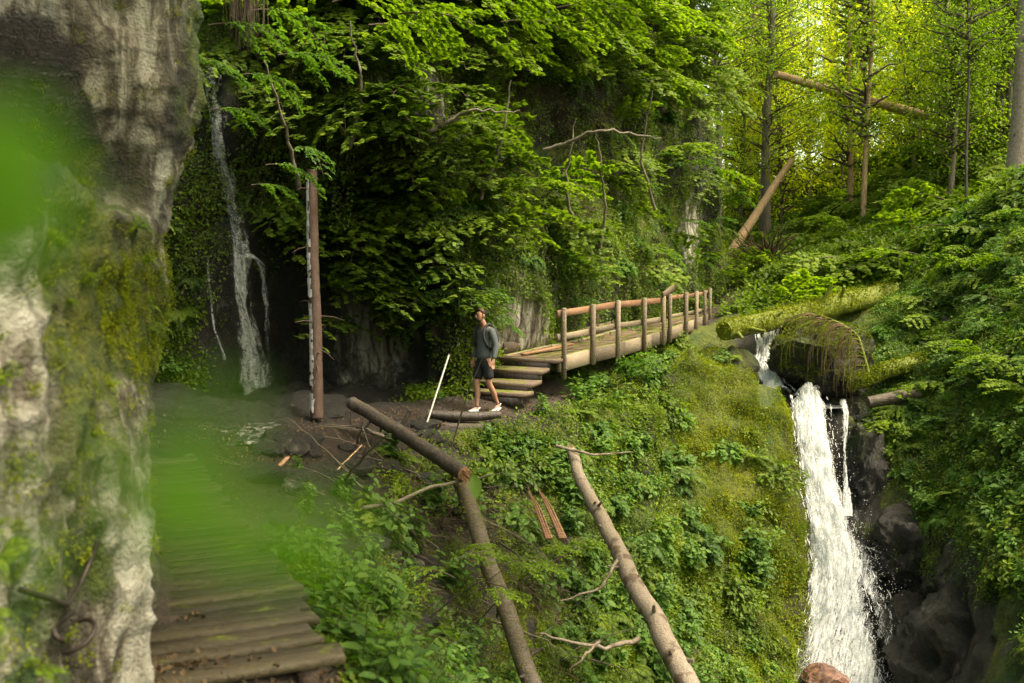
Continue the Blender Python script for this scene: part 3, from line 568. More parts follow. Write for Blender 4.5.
# steps
st = thing('wooden_steps', 'short flight of dark wooden steps between the path and the bridge', 'steps', tuple(W(520, 380, 18.2))); SO = np.array(st.location)
c0, n0, t0 = bp(0); lft = n0
for k, (d, zz, lat) in enumerate(((-.06, -.0, 0), (-.42, -.17, .06), (-.78, -.34, .1), (-1.12, -.5, .12))):
    c = c0 + t0 * d + n0 * (WB / 2 + .1) + np.array([0, 0, zz - .05]); mb = MB()
    mb.box(c - SO, .36, WB + .3 * (k == 0) + .12, .075, [t0, n0, np.cross(t0, n0)], .5 + .1 * k, 0, .008)
    tr = obj('tread', mb.build('tread', M['step_wood']), st)
    mb = MB(); mb.box(c - t0 * .13 - np.array([0, 0, .115]) - SO, .04, WB + .05, .155, [t0, n0, np.cross(t0, n0)], .1); obj('riser', mb.build('riser', M['bark_dark']), st)
# small retaining edge of the ledge the man stands on
le = thing('path_ledge', 'dark log-edged earth ledge where the man walks', 'ledge', tuple(W(465, 412, 17.2))); LO = np.array(le.location); mb = MB()
mb.tube(np.array([W(428, 409, 17.0), W(450, 411, 17.0), W(475, 412, 17.05), W(500, 410, 17.2)]) - LO - [0, 0, .08], [.07, .085, .085, .07], 10, .3, 0, .12); obj('edge_log', mb.build('edge_log', M['bark_dark'], True), le)
mb = MB(); mb.tube(np.array([W(430, 411, 16.95), W(455, 413, 16.95), W(490, 413, 17.05)]) - LO - [0, 0, .26], [.08, .09, .08], 10, .3, 0, .12, seed=4); obj('edge_log', mb.build('edge_log', M['bark_mossy'], True), le)
# pole
po = thing('pole', 'thin pale straight pole leaning beside the path ledge', 'pole', tuple(W(422, 432, 16.4))); a = np.array(po.location)
mb = MB(); mb.tube([(0, 0, -.1), *(W(449, 355, 16.9) - a)[None]], .015, 10); obj('shaft', mb.build('shaft', M['pole'], True), po)
mb = MB(); e = W(449, 355, 16.9) - a; mb.tube([e, e + nrm(e) * .02], .019, 10); obj('end_cap', mb.build('end_cap', M['grey_wood'], True), po)

# ------------------------------------------------------------------ boardwalk
bw = thing('boardwalk', 'narrow mossy plank boardwalk beside the pale rock wall', 'boardwalk', (-1.5, 5.4, 0)); BW = np.array(bw.location)
cl = curve_pts([(-1.40, 5.12, 0), (-1.88, 6.32, 0), (-2.30, 7.26, 0), (-3.0, 8.86, -.02), (-3.75, 10.6, -.05), (-4.5, 12.4, -.08)], 80); tt = nrm(np.gradient(cl, axis=0)); sl_ = np.r_[0, np.cumsum(np.linalg.norm(np.diff(cl, axis=0), axis=1))]
mb = MB(); s = 0; k = 0
while s < sl_[-1]:
    c = np.array([np.interp(s, sl_, cl[:, i]) for i in range(3)]); t = nrm(np.array([np.interp(s, sl_, tt[:, i]) for i in range(3)])); n = np.array([-t[1], t[0], 0]); wd_ = .97 + rng.normal(0, .04)
    an = rng.normal(0, .02) + .12 * max(0, 1 - s / 4); t2 = t * math.cos(an) + n * math.sin(an); n2 = n * math.cos(an) - t * math.sin(an)
    if k == 0: wd_ = 1.02; c = c + np.array([-.03, 0, 0])
    pw = .15 + rng.normal(0, .012)
    mb.box(c - BW + n * rng.normal(0, .03) + [0, 0, rng.normal(0, .009) - .02], pw - .022, wd_, .05, [t2, n2, [rng.normal(0, .012), rng.normal(0, .012), 1]], rng.random(), 0, .005); s += pw; k += 1
obj('deck', mb.build('deck', M['board_wood']), bw)
for lt in (-.34, .34):
    mb = MB(); P = cl[::8].copy(); n = np.c_[-tt[::8, 1], tt[::8, 0], np.zeros(len(P))]; P = P + n * lt - BW - [0, 0, .13]
    for a, b in zip(P[:-1], P[1:]): mb.beam(a, b, .1, .16)
    obj('bearer', mb.build('bearer', M['step_wood']), bw)

# ------------------------------------------------------------------ logs, trunks, boulders
def wander(a, b, n=14, amp=.03, sag=0., seed=0):
    r = np.random.default_rng(seed); a = np.asarray(a, float); b = np.asarray(b, float); t = np.linspace(0, 1, n); P = a + (b - a) * t[:, None]; Ln = np.linalg.norm(b - a)
    w_ = np.cumsum(r.normal(0, amp, (n, 3)), 0); w_ -= w_[0] + (w_[-1] - w_[0]) * t[:, None]
    for _ in range(3): w_[1:-1] = (w_[:-2] + w_[1:-1] + w_[2:]) / 3
    P = P + w_ * Ln * .012; P[:, 2] -= sag * np.sin(t * np.pi); return P
def mossify(o, name, n, size=(.03, .07), lo=-.25, seed=0, mat='moss_blade', label=None):
    src = o.data if o.data else [c for c in o.children if c.name.startswith('trunk')][0].data; r = np.random.default_rng(seed); m_ = len(src.polygons); C = np.zeros(m_ * 3); Nn = np.zeros(m_ * 3); A = np.zeros(m_); src.polygons.foreach_get('center', C); src.polygons.foreach_get('normal', Nn); src.polygons.foreach_get('area', A); C = C.reshape(-1, 3); Nn = Nn.reshape(-1, 3)
    w_ = A * np.clip((Nn[:, 2] - lo) * 1.5, 0, 1) * np.clip(.6 + fbm(C, 3, seed, 1.6) * 1.6, 0, 1); i = r.choice(m_, n, True, w_ / w_.sum()); P = C[i] + r.normal(0, 1, (n, 3)) * np.sqrt(A[i])[:, None] * .45; g = nrm(r.normal(0, 1, (n, 3))); mb = MB()
    mb.leaves(P, nrm(g * .8 + Nn[i] * .5 - [0, 0, .35]), nrm(Nn[i] + r.normal(0, .4, (n, 3))), r.uniform(*size, n), LEAF2, np.clip(fbm(P, 3, seed + 4, 2.) * .5 + .5 + r.normal(0, .15, n), 0, 1)); mo = obj(name, mb.build(name, M[mat]), o); return mo
def log(name, label, cat, pts, r0, r1, mat, group=None, rough=.07, seed=0, stubs=0, amp=.25, n=40, splint=None, branches=()):
    P = np.concatenate([wander(W(*a) if len(a) == 3 and a[0] > 20 else a, W(*b) if len(b) == 3 and b[0] > 20 else b, n, amp, 0, seed + i)[(0 if i == 0 else 1):] for i, (a, b) in enumerate(zip(pts[:-1], pts[1:]))])
    o = thing(name, label, cat, tuple(P[0]), group); O = P[0]; rr = np.linspace(r0, r1, len(P)); r = np.random.default_rng(seed + 9)
    mb = MB(); mb.tube(P - O, rr, 16, .5, 0, rough, seed=seed); obj('trunk', mb.build('trunk', M[mat], True), o)
    if stubs:
        for _ in range(stubs):
            i = r.integers(2, len(P) - 2); d = nrm(r.normal(0, 1, 3)); d[1] = -abs(d[1]); l = r.uniform(1.4, 3.2) * rr[i]; mb = MB()
            mb.tube(np.array([P[i] - O, P[i] - O + d * l * .6, P[i] - O + d * l + [0, 0, .02]]), [rr[i] * .28, rr[i] * .2, rr[i] * .12], 7, .2, rough=.1); obj('branch_stub', mb.build('branch_stub', M[mat], True), o)
    if splint:
        mb = MB(); d = nrm(P[-1] - P[-2]) if splint > 0 else nrm(P[0] - P[1]); c = (P[-1] if splint > 0 else P[0]) - O; q = abs(splint)
        mb.tube([c - d * .01, c + d * .012], r1 * .93 if splint > 0 else r0 * .9, 14, .8, rough=.1)
        for _ in range(14): f = np.cross(d, nrm(r.normal(0, 1, 3))) * (r1 if splint > 0 else r0) * .7; mb.tube([c + f - d * .05, c + f * 1.05 + d * r.uniform(.3, 1) * q], [.022, .003], 5, r.random())
        obj('broken_end', mb.build('broken_end', M['fresh_wood']), o)
    for bpts, br_ in branches:
        Q = [W(*p) if p[0] > 20 else np.array(p) for p in bpts]; Q = curve_pts(Q, 14); Q = Q + r.normal(0, .012, Q.shape); mb = MB(); mb.tube(Q - O, np.linspace(br_, br_ * .3, 14), 6, .4); obj('branch', mb.build('branch', M[mat], True), o)
    return o
log('fallen_log', 'dark wet fallen log sloping down from the path to its orange broken end', 'log', [(352, 403, 15.9), (400, 432, 15.0), (464, 474, 13.6)], .105, .11, 'bark_dark', seed=3, splint=.12, stubs=3)
log('fallen_tree', 'mossy dark trunk leaning down the gully below the broken log', 'trunk', [(458, 476, 14.2), (548, 720, 10.9)], .115, .11, 'bark_mossy', seed=5, stubs=6, amp=.14); mossify([q for q in bpy.data.objects if q.get('label', '').startswith('mossy dark trunk')][0], 'moss', 2600, (.012, .03), -.2, 4)
log('fallen_tree', 'bare pale barkless trunk slanting down the fern bank', 'trunk', [(572, 452, 15.8), (612, 538, 13.8), (706, 715, 10.6)], .085, .14, 'bark_pale', seed=11, stubs=16, splint=-.22, amp=.3,
    branches=[([(640, 640, 12.0), (600, 648, 11.6), (565, 640, 11.5), (535, 632, 11.6)], .035), ([(600, 640, 11.7), (585, 655, 11.4), (570, 672, 11.3)], .022), ([(618, 560, 13.1), (600, 590, 12.7), (560, 600, 12.6)], .025)])
log('fallen_branch', 'slim pale branch crossing above the top of the bare trunk', 'branch', [(556, 446, 15.6), (594, 455, 15.4), (632, 452, 15.5)], .028, .01, 'bark_pale', seed=12, rough=.05)
log('fallen_log', 'thick moss covered log lying across the stream above the upper cascade', 'log', [(724, 331, 24.6), (800, 314, 26.2), (892, 293, 28.0)], .25, .3, 'bark_full_moss', seed=21, rough=.18, stubs=9, amp=.1); mossify([q for q in bpy.data.objects if q.get('label', '').startswith('thick moss')][0], 'moss', 9000, (.03, .08), -.4, 1)
log('fallen_log', 'short mossy log angled up beside the big boulder', 'log', [(850, 386, 23.0), (885, 371, 23.2), (922, 362, 23.6)], .17, .2, 'bark_full_moss', seed=23, rough=.2, amp=.1); mossify([q for q in bpy.data.objects if q.get('label', '').startswith('short mossy')][0], 'moss', 4000, (.03, .08), -.4, 2)
log('fallen_log', 'dark rotten log lying below the short mossy log', 'log', [(868, 402, 22.6), (905, 396, 22.6), (960, 398, 22.8)], .13, .17, 'bark_mossy', seed=26, rough=.25)
log('fallen_tree', 'long bare trunk caught high between the trees over the gorge', 'trunk', [(776, 74, 36), (850, 96, 37.5), (932, 118, 39)], .13, .2, 'bark_warm', seed=31, amp=.12, stubs=3)
log('fallen_tree', 'sunlit trunk leaning steeply beyond the end of the bridge', 'trunk', [(700, 300, 36), (733, 250, 37), (762, 205, 38), (792, 160, 39)], .22, .12, 'bark_warm', seed=33, amp=.12, stubs=3)
log('fallen_tree', 'dark trunk end poking out of the leaves at the top of the picture', 'trunk', [(640, 22, 33), (672, 40, 33.5), (706, 51, 34)], .16, .13, 'bark_grey', seed=35, amp=.1)
log('fallen_branch', 'long bare branch arching over the dark gully', 'branch', [(350, 510, 12.6), (395, 503, 12.9), (430, 487, 13.3), (462, 481, 13.7)], .03, .02, 'bark_grey', seed=41)
log('fallen_branch', 'reddish stick lying below the arching branch', 'branch', [(300, 512, 12.4), (345, 511, 12.8), (395, 508, 13.2)], .02, .015, 'bark_warm', seed=42, amp=.1)
log('broken_stake', 'dark broken stake standing up from the wet log', 'stake', [(394, 446, 15.2), (402, 428, 15.2), (410, 410, 15.2)], .05, .035, 'bark_dark', seed=44, amp=.1)
log('fallen_branch', 'thin bent stick rising from the rubble', 'branch', [(330, 478, 13.6), (345, 462, 14), (342 + 20, 445, 14.4)], .014, .01, 'bark_warm', seed=45)
for i, (a, b, r_, l) in enumerate([((549, 532, 13.6), (528, 488, 14.4), .03, 'left of two orange split stakes stuck in the bank'), ((563, 532, 13.6), (536, 484, 14.5), .04, 'right and longer of two orange split stakes stuck in the bank')]):
    o = thing('split_stake', l, 'stake', tuple(W(*a)), 'split orange stakes below the steps'); mb = MB(); [mb.tube(curve_pts([(q_[0], 0, -.1), (W(*b) - W(*a)) * .5 + q_, (W(*b) - W(*a)) * l_ + q_ * .4], 12), np.linspace(.026 + .006 * i, .004, 12), 5, .3 + .3 * q_[0] * 20, 0, .3, seed=i) for q_, l_ in ((np.array([0., 0, 0]), 1.), (np.array([.035, 0, .01]), .8), (np.array([-.03, .01, 0]), .92))]; obj('shaft', mb.build('shaft', M['fresh_wood']), o)
o = thing('split_board', 'small pale split board lying on the wet stones', 'board', tuple(W(276, 472, 12.4))); mb = MB(); mb.beam((0, 0, 0.03), W(288, 460, 12.7) - W(276, 472, 12.4) + [0, 0, .03], .05, .025, rnd=.9, jit=.006); obj('board', mb.build('board', M['fresh_wood']), o)
# hanging thin trunk in front of the recess with peeling pale bark
P = np.array([W(317, 418, 16.1), W(316, 330, 16.3), W(313, 260, 16.4), W(312, 170, 16.5)])
o = thing('dead_tree', 'slim upright dead trunk with peeling white bark beside the left waterfall', 'dead tree', tuple(P[0])); O = P[0]; P = curve_pts(P, 40)
mb = MB(); mb.tube(P - O, np.linspace(.105, .085, 40), 18, .4, 0, .08); obj('trunk', mb.build('trunk', M['bark_peel'], True), o)
mb = MB(); r = np.random.default_rng(3)
for i in range(0, 38):
    if r.random() < .18: continue
    a0 = r.normal(3.95, .08); w_ = r.uniform(.3, .55); Vs = []
    for j in (0, 1):
        c = P[i + j] - O; rad = .105 + (.085 - .105) * (i + j) / 40 + .012
        for k in range(5): a = a0 + (k / 4 - .5) * 2 * w_ + r.normal(0, .05); Vs.append(c + np.array([math.cos(a) * rad, math.sin(a) * rad, r.normal(0, .02)]))
    mb.add(Vs, [(k, k + 1, k + 6, k + 5) for k in range(4)], r.random())
obj('peeling_bark', mb.build('peeling_bark', M['white_bark'], True), o)
for k_ in range(9):
    i = int(r.integers(3, 38)); d = nrm([r.normal(0, 1), -.5 + r.normal(0, .4), r.normal(-.1, .3)]); l = r.uniform(.12, .5); mb = MB(); mb.tube(np.array([P[i] - O, P[i] - O + d * (.1 + l * .5), P[i] - O + d * (.1 + l) - [0, 0, .05]]), [.014, .009, .004], 5, .3); obj('branch_stub', mb.build('branch_stub', M['bark_peel'], True), o)

def boulder(name, label, c, rad, seed, attrs, amp=.22, mat='ground', cat='boulder', group=None, sub=6, ridg=.1):
    bm = bmesh.new(); bmesh.ops.create_icosphere(bm, subdivisions=sub, radius=1); V = np.array([v.co[:] for v in bm.verts]); F_ = np.array([[v.index for v in f.verts] for f in bm.faces]); bm.free()
    n = fbm(V + seed * 3.1, 3, seed, 1.1); n2 = fbm(V + seed, 4, seed + 3, 3., True); rr = np.random.default_rng(seed)
    for _ in range(16):
        q = nrm(rr.normal(0, 1, 3)); h = rr.uniform(.62, .95); V = V - np.maximum(0, V @ q - h)[:, None] * q
    V = V * (1 + amp * .8 * n + ridg * .7 * n2 + .03 * fbm(V, 3, seed + 5, 9.))[:, None] * np.asarray(rad) * 1.1
    at = {k: np.zeros(len(V)) + v for k, v in attrs.items()}; at['moss'] = np.clip(at['moss'] + (nrm(V)[:, 2] - .3) * .6 * (attrs['moss'] > 0), 0, 1)
    at['rnd'] = np.zeros(len(V)) + .5
    o = obj(name, mesh(name, V, F_, M[mat], at, smooth=True), None, tuple(c)); return tag(o, label, cat, group)
WR = dict(moss=.06, pale=.3, wet=.7, soil=0)
boulder('boulder', 'huge black wet boulder at the foot of the right bank', W(1012, 674, 18.6), (1.75, 1.5, 1.5), 3, WR, .3, ridg=.3)
boulder('boulder', 'dark wet rock step beside the middle of the waterfall', W(925, 560, 20.6), (1.15, .8, .95), 5, WR, .3, ridg=.3)
boulder('boulder', 'sloping wet rock slab above the huge black boulder', W(1000, 575, 19.4), (1.3, .9, .8), 33, WR, .3, ridg=.3)
boulder('boulder', 'black rock rib just right of the side strand of water', W(868, 490, 22.0), (.55, .6, 1.3), 34, WR, .3, ridg=.3)
boulder('boulder', 'flat dark wet rock lip at the right of the waterfall top', W(856, 432, 23.3), (.62, .6, .75), 21, dict(moss=.15, pale=0, wet=1., soil=0), .3)
boulder('boulder', 'dark wet rock ledge right of the waterfall foot', W(912, 640, 19.6), (.55, .6, .9), 22, dict(moss=.0, pale=.25, wet=.8, soil=0), .3)
boulder('boulder', 'reddish wet rock in the spray at the waterfall foot', W(822, 680, 18.6), (.42, .4, .25), 7, dict(moss=0, pale=0, wet=.5, soil=0), .2, 'red_rock')
boulder('boulder', 'big dark boulder with a moss cap beside the upper cascade', W(826, 366, 24.0), (1.12, .95, .95), 9, dict(moss=.42, pale=0, wet=.5, soil=0), .3, ridg=.2); mossify([q for q in bpy.data.objects if q.get('label', '').startswith('big dark boulder')][0], 'moss_cap', 14000, (.03, .07), -.15, 3)
boulder('boulder', 'dark boulder under the left end of the mossy log', W(738, 378, 25.0), (.6, .7, .7), 12, dict(moss=.35, pale=0, wet=.7, soil=0), .25)
boulder('boulder', 'mossy rock hump at the right of the black boulder', W(1050, 640, 16.6), (.8, .8, 1.), 14, dict(moss=.7, pale=0, wet=.3, soil=0), .35, ridg=.2)
r = np.random.default_rng(77)
for i in range(46):
    px = r.uniform(255, 430); py = r.uniform(415, 500); d = (CZ + .2) / max((py - 293) / F, .02); d = min(16.6, d + r.uniform(-.2, .2)); q = W(px, py, d); s = r.uniform(.08, .24); z = G(q[0], q[1])
    boulder('stone', 'dark wet stone among the rubble below the left waterfall', (q[0], q[1], z + s * .15), (s * 1.2, s, s * .7), 100 + i, dict(moss=.15 * (i % 3 == 0), pale=.1 + .25 * (i % 5 == 0), wet=.75, soil=0), .3, cat='stone', group='stones below the left waterfall', sub=3)

rs = np.random.default_rng(61)
for i in range(34):
    if i < 16: px, py, d0 = rs.uniform(320, 470), rs.uniform(425, 520), None
    else: px, py, d0 = rs.uniform(400, 600), rs.uniform(520, 680), None
    vi = np.where((np.abs(spx - px) < 6) & (np.abs(spy - py) < 6) & (spd > 8) & (spd < 20))[0]
    if not len(vi): continue
    k = vi[np.argmin(spd[vi])]; a = GP[k] + [0, 0, .05]; dr = nrm([rs.normal(0, 1), -.35 * abs(rs.normal(0, 1)), rs.normal(.15, .5)]); l = rs.uniform(.5, 1.7); b = a + dr * l; b[2] = max(b[2], G(b[0], b[1]) + .08)
    P = wander(a, b, 12, .5, -.05 * l, 900 + i); P += rs.normal(0, .008, P.shape); o = thing('dead_stick', 'crooked dead stick tangled in the dark gully', 'stick', tuple(a), 'dead sticks in the gully'); mb = MB(); mb.tube(P - a, np.linspace(rs.uniform(.010, .026), .004, 12), 6, rs.random(), rough=.05)
    j = int(rs.integers(4, 9)); d2 = nrm(dr + rs.normal(0, .7, 3)); mb.tube(np.array([P[j] - a, P[j] - a + d2 * l * .15, P[j] - a + d2 * l * .35]), [.009, .006, .003], 5, .4); obj('stem', mb.build('stem', M[['bark_grey', 'bark_mossy', 'bark_dark'][i % 3]], True), o)
# ring and cable on the near rock
def onwall(px, py, out=.03):
    q = (wpx - px) ** 2 + (wpy - py) ** 2 + (wpd - wpd.min()) * 0; c = np.where(q < 36)[0]; k = c[np.argmin(wpd[c])] if len(c) else int(np.argmin(q)); return W(px, py, WP[k, 1] - out)
rg = thing('iron_ring', 'rusty iron ring hanging from a bolt in the near rock', 'ring', tuple(onwall(82, 626, .06))); O = np.array(rg.location)
a = np.linspace(0, 2 * np.pi, 33); ex = nrm(np.array([1, 0, .22])); ey = nrm(np.array([0, -.75, -.5])); P = O + .085 * (np.cos(a)[:, None] * ex + np.sin(a)[:, None] * ey) + [.0, -.07, -.02]
mb = MB(); mb.tube(P - O, .011, 8, cap=False); obj('ring', mb.build('ring', M['iron'], True), rg)
e0 = onwall(70, 614, -.06) - O; mb = MB(); mb.tube(curve_pts([e0, e0 + [0, -.16, .0], e0 + [.03, -.2, -.03], e0 + [.05, -.17, -.06], e0 + [.02, -.13, -.05]], 16), .012, 8); obj('eye_bolt', mb.build('eye_bolt', M['iron'], True), rg)
mb = MB(); mb.tube(curve_pts([onwall(20, 590), onwall(45, 597), onwall(68, 606), onwall(80, 585), onwall(90, 562), onwall(98, 540)], 30), .012, 8); tag(obj('cable', mb.build('cable', M['iron'], True)), 'thin rusty cable running over the near rock above the ring', 'cable')
# ------------------------------------------------------------------ the man
def skin_mesh(name, pts, edges, rad, mat, sub=2, root=0):
    me = bpy.data.meshes.new('tmp'); me.from_pydata([tuple(p) for p in pts], edges, []); o = bpy.data.objects.new('tmp', me); COL.objects.link(o)
    md = o.modifiers.new('s', 'SKIN'); md.use_smooth_shade = True; md.branch_smoothing = .6
    for i, sv in enumerate(me.skin_vertices[0].data):
        r_ = rad[i]; sv.radius = (r_, r_) if np.isscalar(r_) else r_; sv.use_root = (i == root)
    s2 = o.modifiers.new('u', 'SUBSURF'); s2.levels = s2.render_levels = sub
    bpy.context.view_layer.update(); dg = bpy.context.evaluated_depsgraph_get(); m2 = bpy.data.meshes.new_from_object(o.evaluated_get(dg)); m2.name = name
    bpy.data.objects.remove(o); m2.materials.clear(); m2.materials.append(mat)
    m2.polygons.foreach_set('use_smooth', np.ones(len(m2.polygons), bool)); return m2
def chain(D, E, Rr, base, items):
    prev = base
    for p, r_ in items: D.append(p); Rr.append(r_); E.append((prev, len(D) - 1)); prev = len(D) - 1
    return prev
pq = W(484, 404, 17.55); mz = G(pq[0], pq[1]) - .0
man = thing('person', 'bearded man in grey sweatshirt and black shorts walking down the path looking at the ground', 'person', (pq[0], pq[1], mz)); man.rotation_euler = (0, 0, R(-48)); man.scale = (1.0, 1.0, 1.035)
# local frame: faces -Y, his left is +X
hipL, hipR = (.095, .0, .93), (-.095, .0, .93)
kneeL, ankL = (.10, .03, .50), (.085, .26, .13); kneeR, ankR = (-.085, -.10, .49), (-.07, -.10, .085)
D = [(0, 0, .96)]; E = []; Rr = [(.115, .08)]
ch = chain(D, E, Rr, 0, [((0, .0, 1.1), (.12, .085)), ((0, .01, 1.28), (.14, .09)), ((0, .02, 1.42), (.125, .08))])
nk = chain(D, E, Rr, ch, [((0, .0, 1.50), (.062, .062)), ((0, -.035, 1.56), (.056, .058)), ((0, -.085, 1.60), (.06, .072)), ((0, -.085, 1.665), (.074, .09)), ((0, -.07, 1.72), (.066, .08)), ((0, -.065, 1.75), (.03, .04))])
def arm(s, el, wr_, ha):
    i = chain(D, E, Rr, ch, [((s * .17, .02, 1.43), .062), (el, .043), (wr_, .028)])
    b = np.array(wr_); d = nrm(np.array(ha) - b); sd_ = nrm(np.cross(d, [0, -1, 0.2])) * s; up = np.cross(d, sd_)
    j = chain(D, E, Rr, i, [(tuple(b + d * .045), (.034, .02))])
    for k, (ln, of) in enumerate(((.07, -.027), (.082, -.009), (.078, .009), (.06, .025))):
        fw = np.array([0, -1, 0])   # fingers side by side front to back
        p0 = b + d * .085 + fw * of; chain(D, E, Rr, j, [(tuple(p0), .0105), (tuple(p0 + d * ln * .55 + sd_ * -.008), .0095), (tuple(p0 + d * ln * .95 - sd_ * .028), .008)])
    p0 = b + d * .03 + np.array([0, -.032, 0]); chain(D, E, Rr, i, [(tuple(p0), .012), (tuple(p0 + d * .035 + np.array([0, -.018, 0])), .010), (tuple(p0 + d * .06 + np.array([0, -.02, 0])), .008)])
elL, wrL, haL = (.265, .05, 1.16), (.30, -.03, .92), (.305, -.06, .82); elR, wrR, haR = (-.25, .06, 1.16), (-.25, -.02, .92), (-.245, -.05, .82)
arm(1, elL, wrL, haL); arm(-1, elR, wrR, haR)
for hip, kn, an, toe in ((hipL, kneeL, ankL, (.09, .16, .04)), (hipR, kneeR, ankR, (-.09, -.24, .04))):
    mid = tuple((np.array(kn) * .6 + np.array(an) * .4 + [0, .018, 0])); chain(D, E, Rr, 0, [(hip, (.07, .07)), (tuple((np.array(hip) + kn) / 2), .08), (kn, .055), (mid, .056), (tuple(np.array(kn) * .25 + np.array(an) * .75), .036), (an, .034), (toe, .03)])
obj('body', skin_mesh('body', D, E, Rr, M['skin']), man)
# clothes
D = [(0, 0, .90)]; E = []; Rr = [(.172, .13)]; c_ = chain(D, E, Rr, 0, [((0, 0, 1.0), (.168, .125)), ((0, .0, 1.14), (.16, .118)), ((0, .01, 1.3), (.178, .125)), ((0, .02, 1.43), (.14, .10)), ((0, .005, 1.50), (.07, .075))])
for s, el, wr_ in ((1, elL, wrL), (-1, elR, wrR)): chain(D, E, Rr, c_ - 1, [((s * .175, .02, 1.425), .075), (tuple((np.array([s * .18, .02, 1.42]) + el) / 2), .067), (el, .06), (tuple((np.array(el) + wr_) / 2), .053), (tuple(np.array(wr_) + [0, 0, .01]), .043)])
obj('sweatshirt', skin_mesh('sweatshirt', D, E, Rr, M['sweater']), man)
D = [(0, 0, 1.0)]; E = []; Rr = [(.165, .12)]; k0 = chain(D, E, Rr, 0, [((0, 0, .9), (.17, .13))])
for hip, kn in ((hipL, kneeL), (hipR, kneeR)): h, k_ = np.array(hip), np.array(kn); chain(D, E, Rr, k0, [(tuple(h * .75 + k_ * .25), .108), (tuple(h * .4 + k_ * .6), .103), (tuple(h * .15 + k_ * .85), .099)])
obj('shorts', skin_mesh('shorts', D, E, Rr, M['shorts']), man)
for an, dr, tilt in ((ankL, (0, -1, -.45), 1), (ankR, (0, -1, 0.), 0)):
    a = np.array(an); d = nrm(dr); hl = a + [0, .045, -.045]; u_ = np.array([0, 0, 1.]) if not tilt else nrm(np.array([0, -.45, 1]))
    if tilt: hl = a + [0, .05, -.03]
    D = [tuple(hl)]; E = []; Rr = [.036]; chain(D, E, Rr, 0, [(tuple(hl + d * .09), (.045, .042)), (tuple(hl + d * .18), (.048, .032)), (tuple(hl + d * .25), (.036, .024))]); chain(D, E, Rr, 0, [(tuple(a + [0, .01, .01]), .042)])
    sh = obj('shoe', skin_mesh('shoe', D, E, Rr, M['shoe']), man)
    D = [tuple(hl - u_ * .025)]; E = []; Rr = [(.038, .014)]; chain(D, E, Rr, 0, [(tuple(hl + d * .1 - u_ * .028), (.046, .014)), (tuple(hl + d * .19 - u_ * .028), (.05, .014)), (tuple(hl + d * .262 - u_ * .024), (.036, .012))]); obj('sole', skin_mesh('sole', D, E, Rr, M['sole']), sh)
    D = [tuple(a + [0, 0, .0])]; E = []; Rr = [.042]; chain(D, E, Rr, 0, [(tuple(a + [0, .0, .05]), .041)]); obj('sock', skin_mesh('sock', D, E, Rr, M['shorts']), man)
# hair, beard, ears, nose, eyes (head leans forward)
def blob(name, c, r3, mat, seed=0, amp=.06, cut=None):
    bm = bmesh.new(); bmesh.ops.create_uvsphere(bm, u_segments=28, v_segments=20, radius=1); V = np.array([v.co[:] for v in bm.verts]); n = fbm(V * 3 + seed, 3, seed)
    for v, q, k in zip(bm.verts, V, n): v.co = Vector(q * np.asarray(r3) * (1 + amp * k) + np.asarray(c))
    if cut: bmesh.ops.delete(bm, geom=[v for v in bm.verts if cut(v.co)], context='VERTS')
    me = bpy.data.meshes.new(name); bm.to_mesh(me); bm.free(); me.materials.append(mat); me.polygons.foreach_set('use_smooth', np.ones(len(me.polygons), bool)); return me
obj('hair', blob('hair', (0, -.045, 1.715), (.09, .112, .085), M['hair'], 3, .14, lambda c: c.z < 1.715 + (c.y + .1) * -1.2 and c.y < -.03), man)
obj('beard', blob('beard', (0, -.118, 1.595), (.052, .05, .036), M['hair'], 5, .1, lambda c: c.z > 1.622), man)
obj('nose', blob('nose', (0, -.18, 1.648), (.013, .02, .022), M['skin'], 6, .0), man)
for s in (1, -1):
    obj('ear', blob('ear', (s * .08, -.07, 1.665), (.012, .022, .032), M['skin'], 7, .05), man); obj('eye', blob('eye', (s * .03, -.165, 1.675), (.012, .009, .008), M['eye'], 8, 0), man)
obj('mouth', blob('mouth', (0, -.166, 1.612), (.022, .01, .006), M['red_rock'], 9, 0), man)
bk = thing('backpack', 'dark backpack worn by the walking man', 'backpack', (pq[0], pq[1], mz)); bk.rotation_euler = man.rotation_euler; bk.scale = man.scale
bm_ = blob('pack', (0, .19, 1.25), (.15, .1, .24), M['strap'], 2, .1); obj('pack', bm_, bk)
for s in (1, -1):
    mb = MB(); P = curve_pts([(s * .10, .13, 1.44), (s * .105, .05, 1.535), (s * .11, -.05, 1.50), (s * .125, -.115, 1.40), (s * .135, -.12, 1.28), (s * .17, -.05, 1.14), (s * .16, .1, 1.08)], 24)
    n_ = np.gradient(P, axis=0); mb.tube(P, .024, 8); obj('strap', mb.build('strap', M['strap'], True), bk)
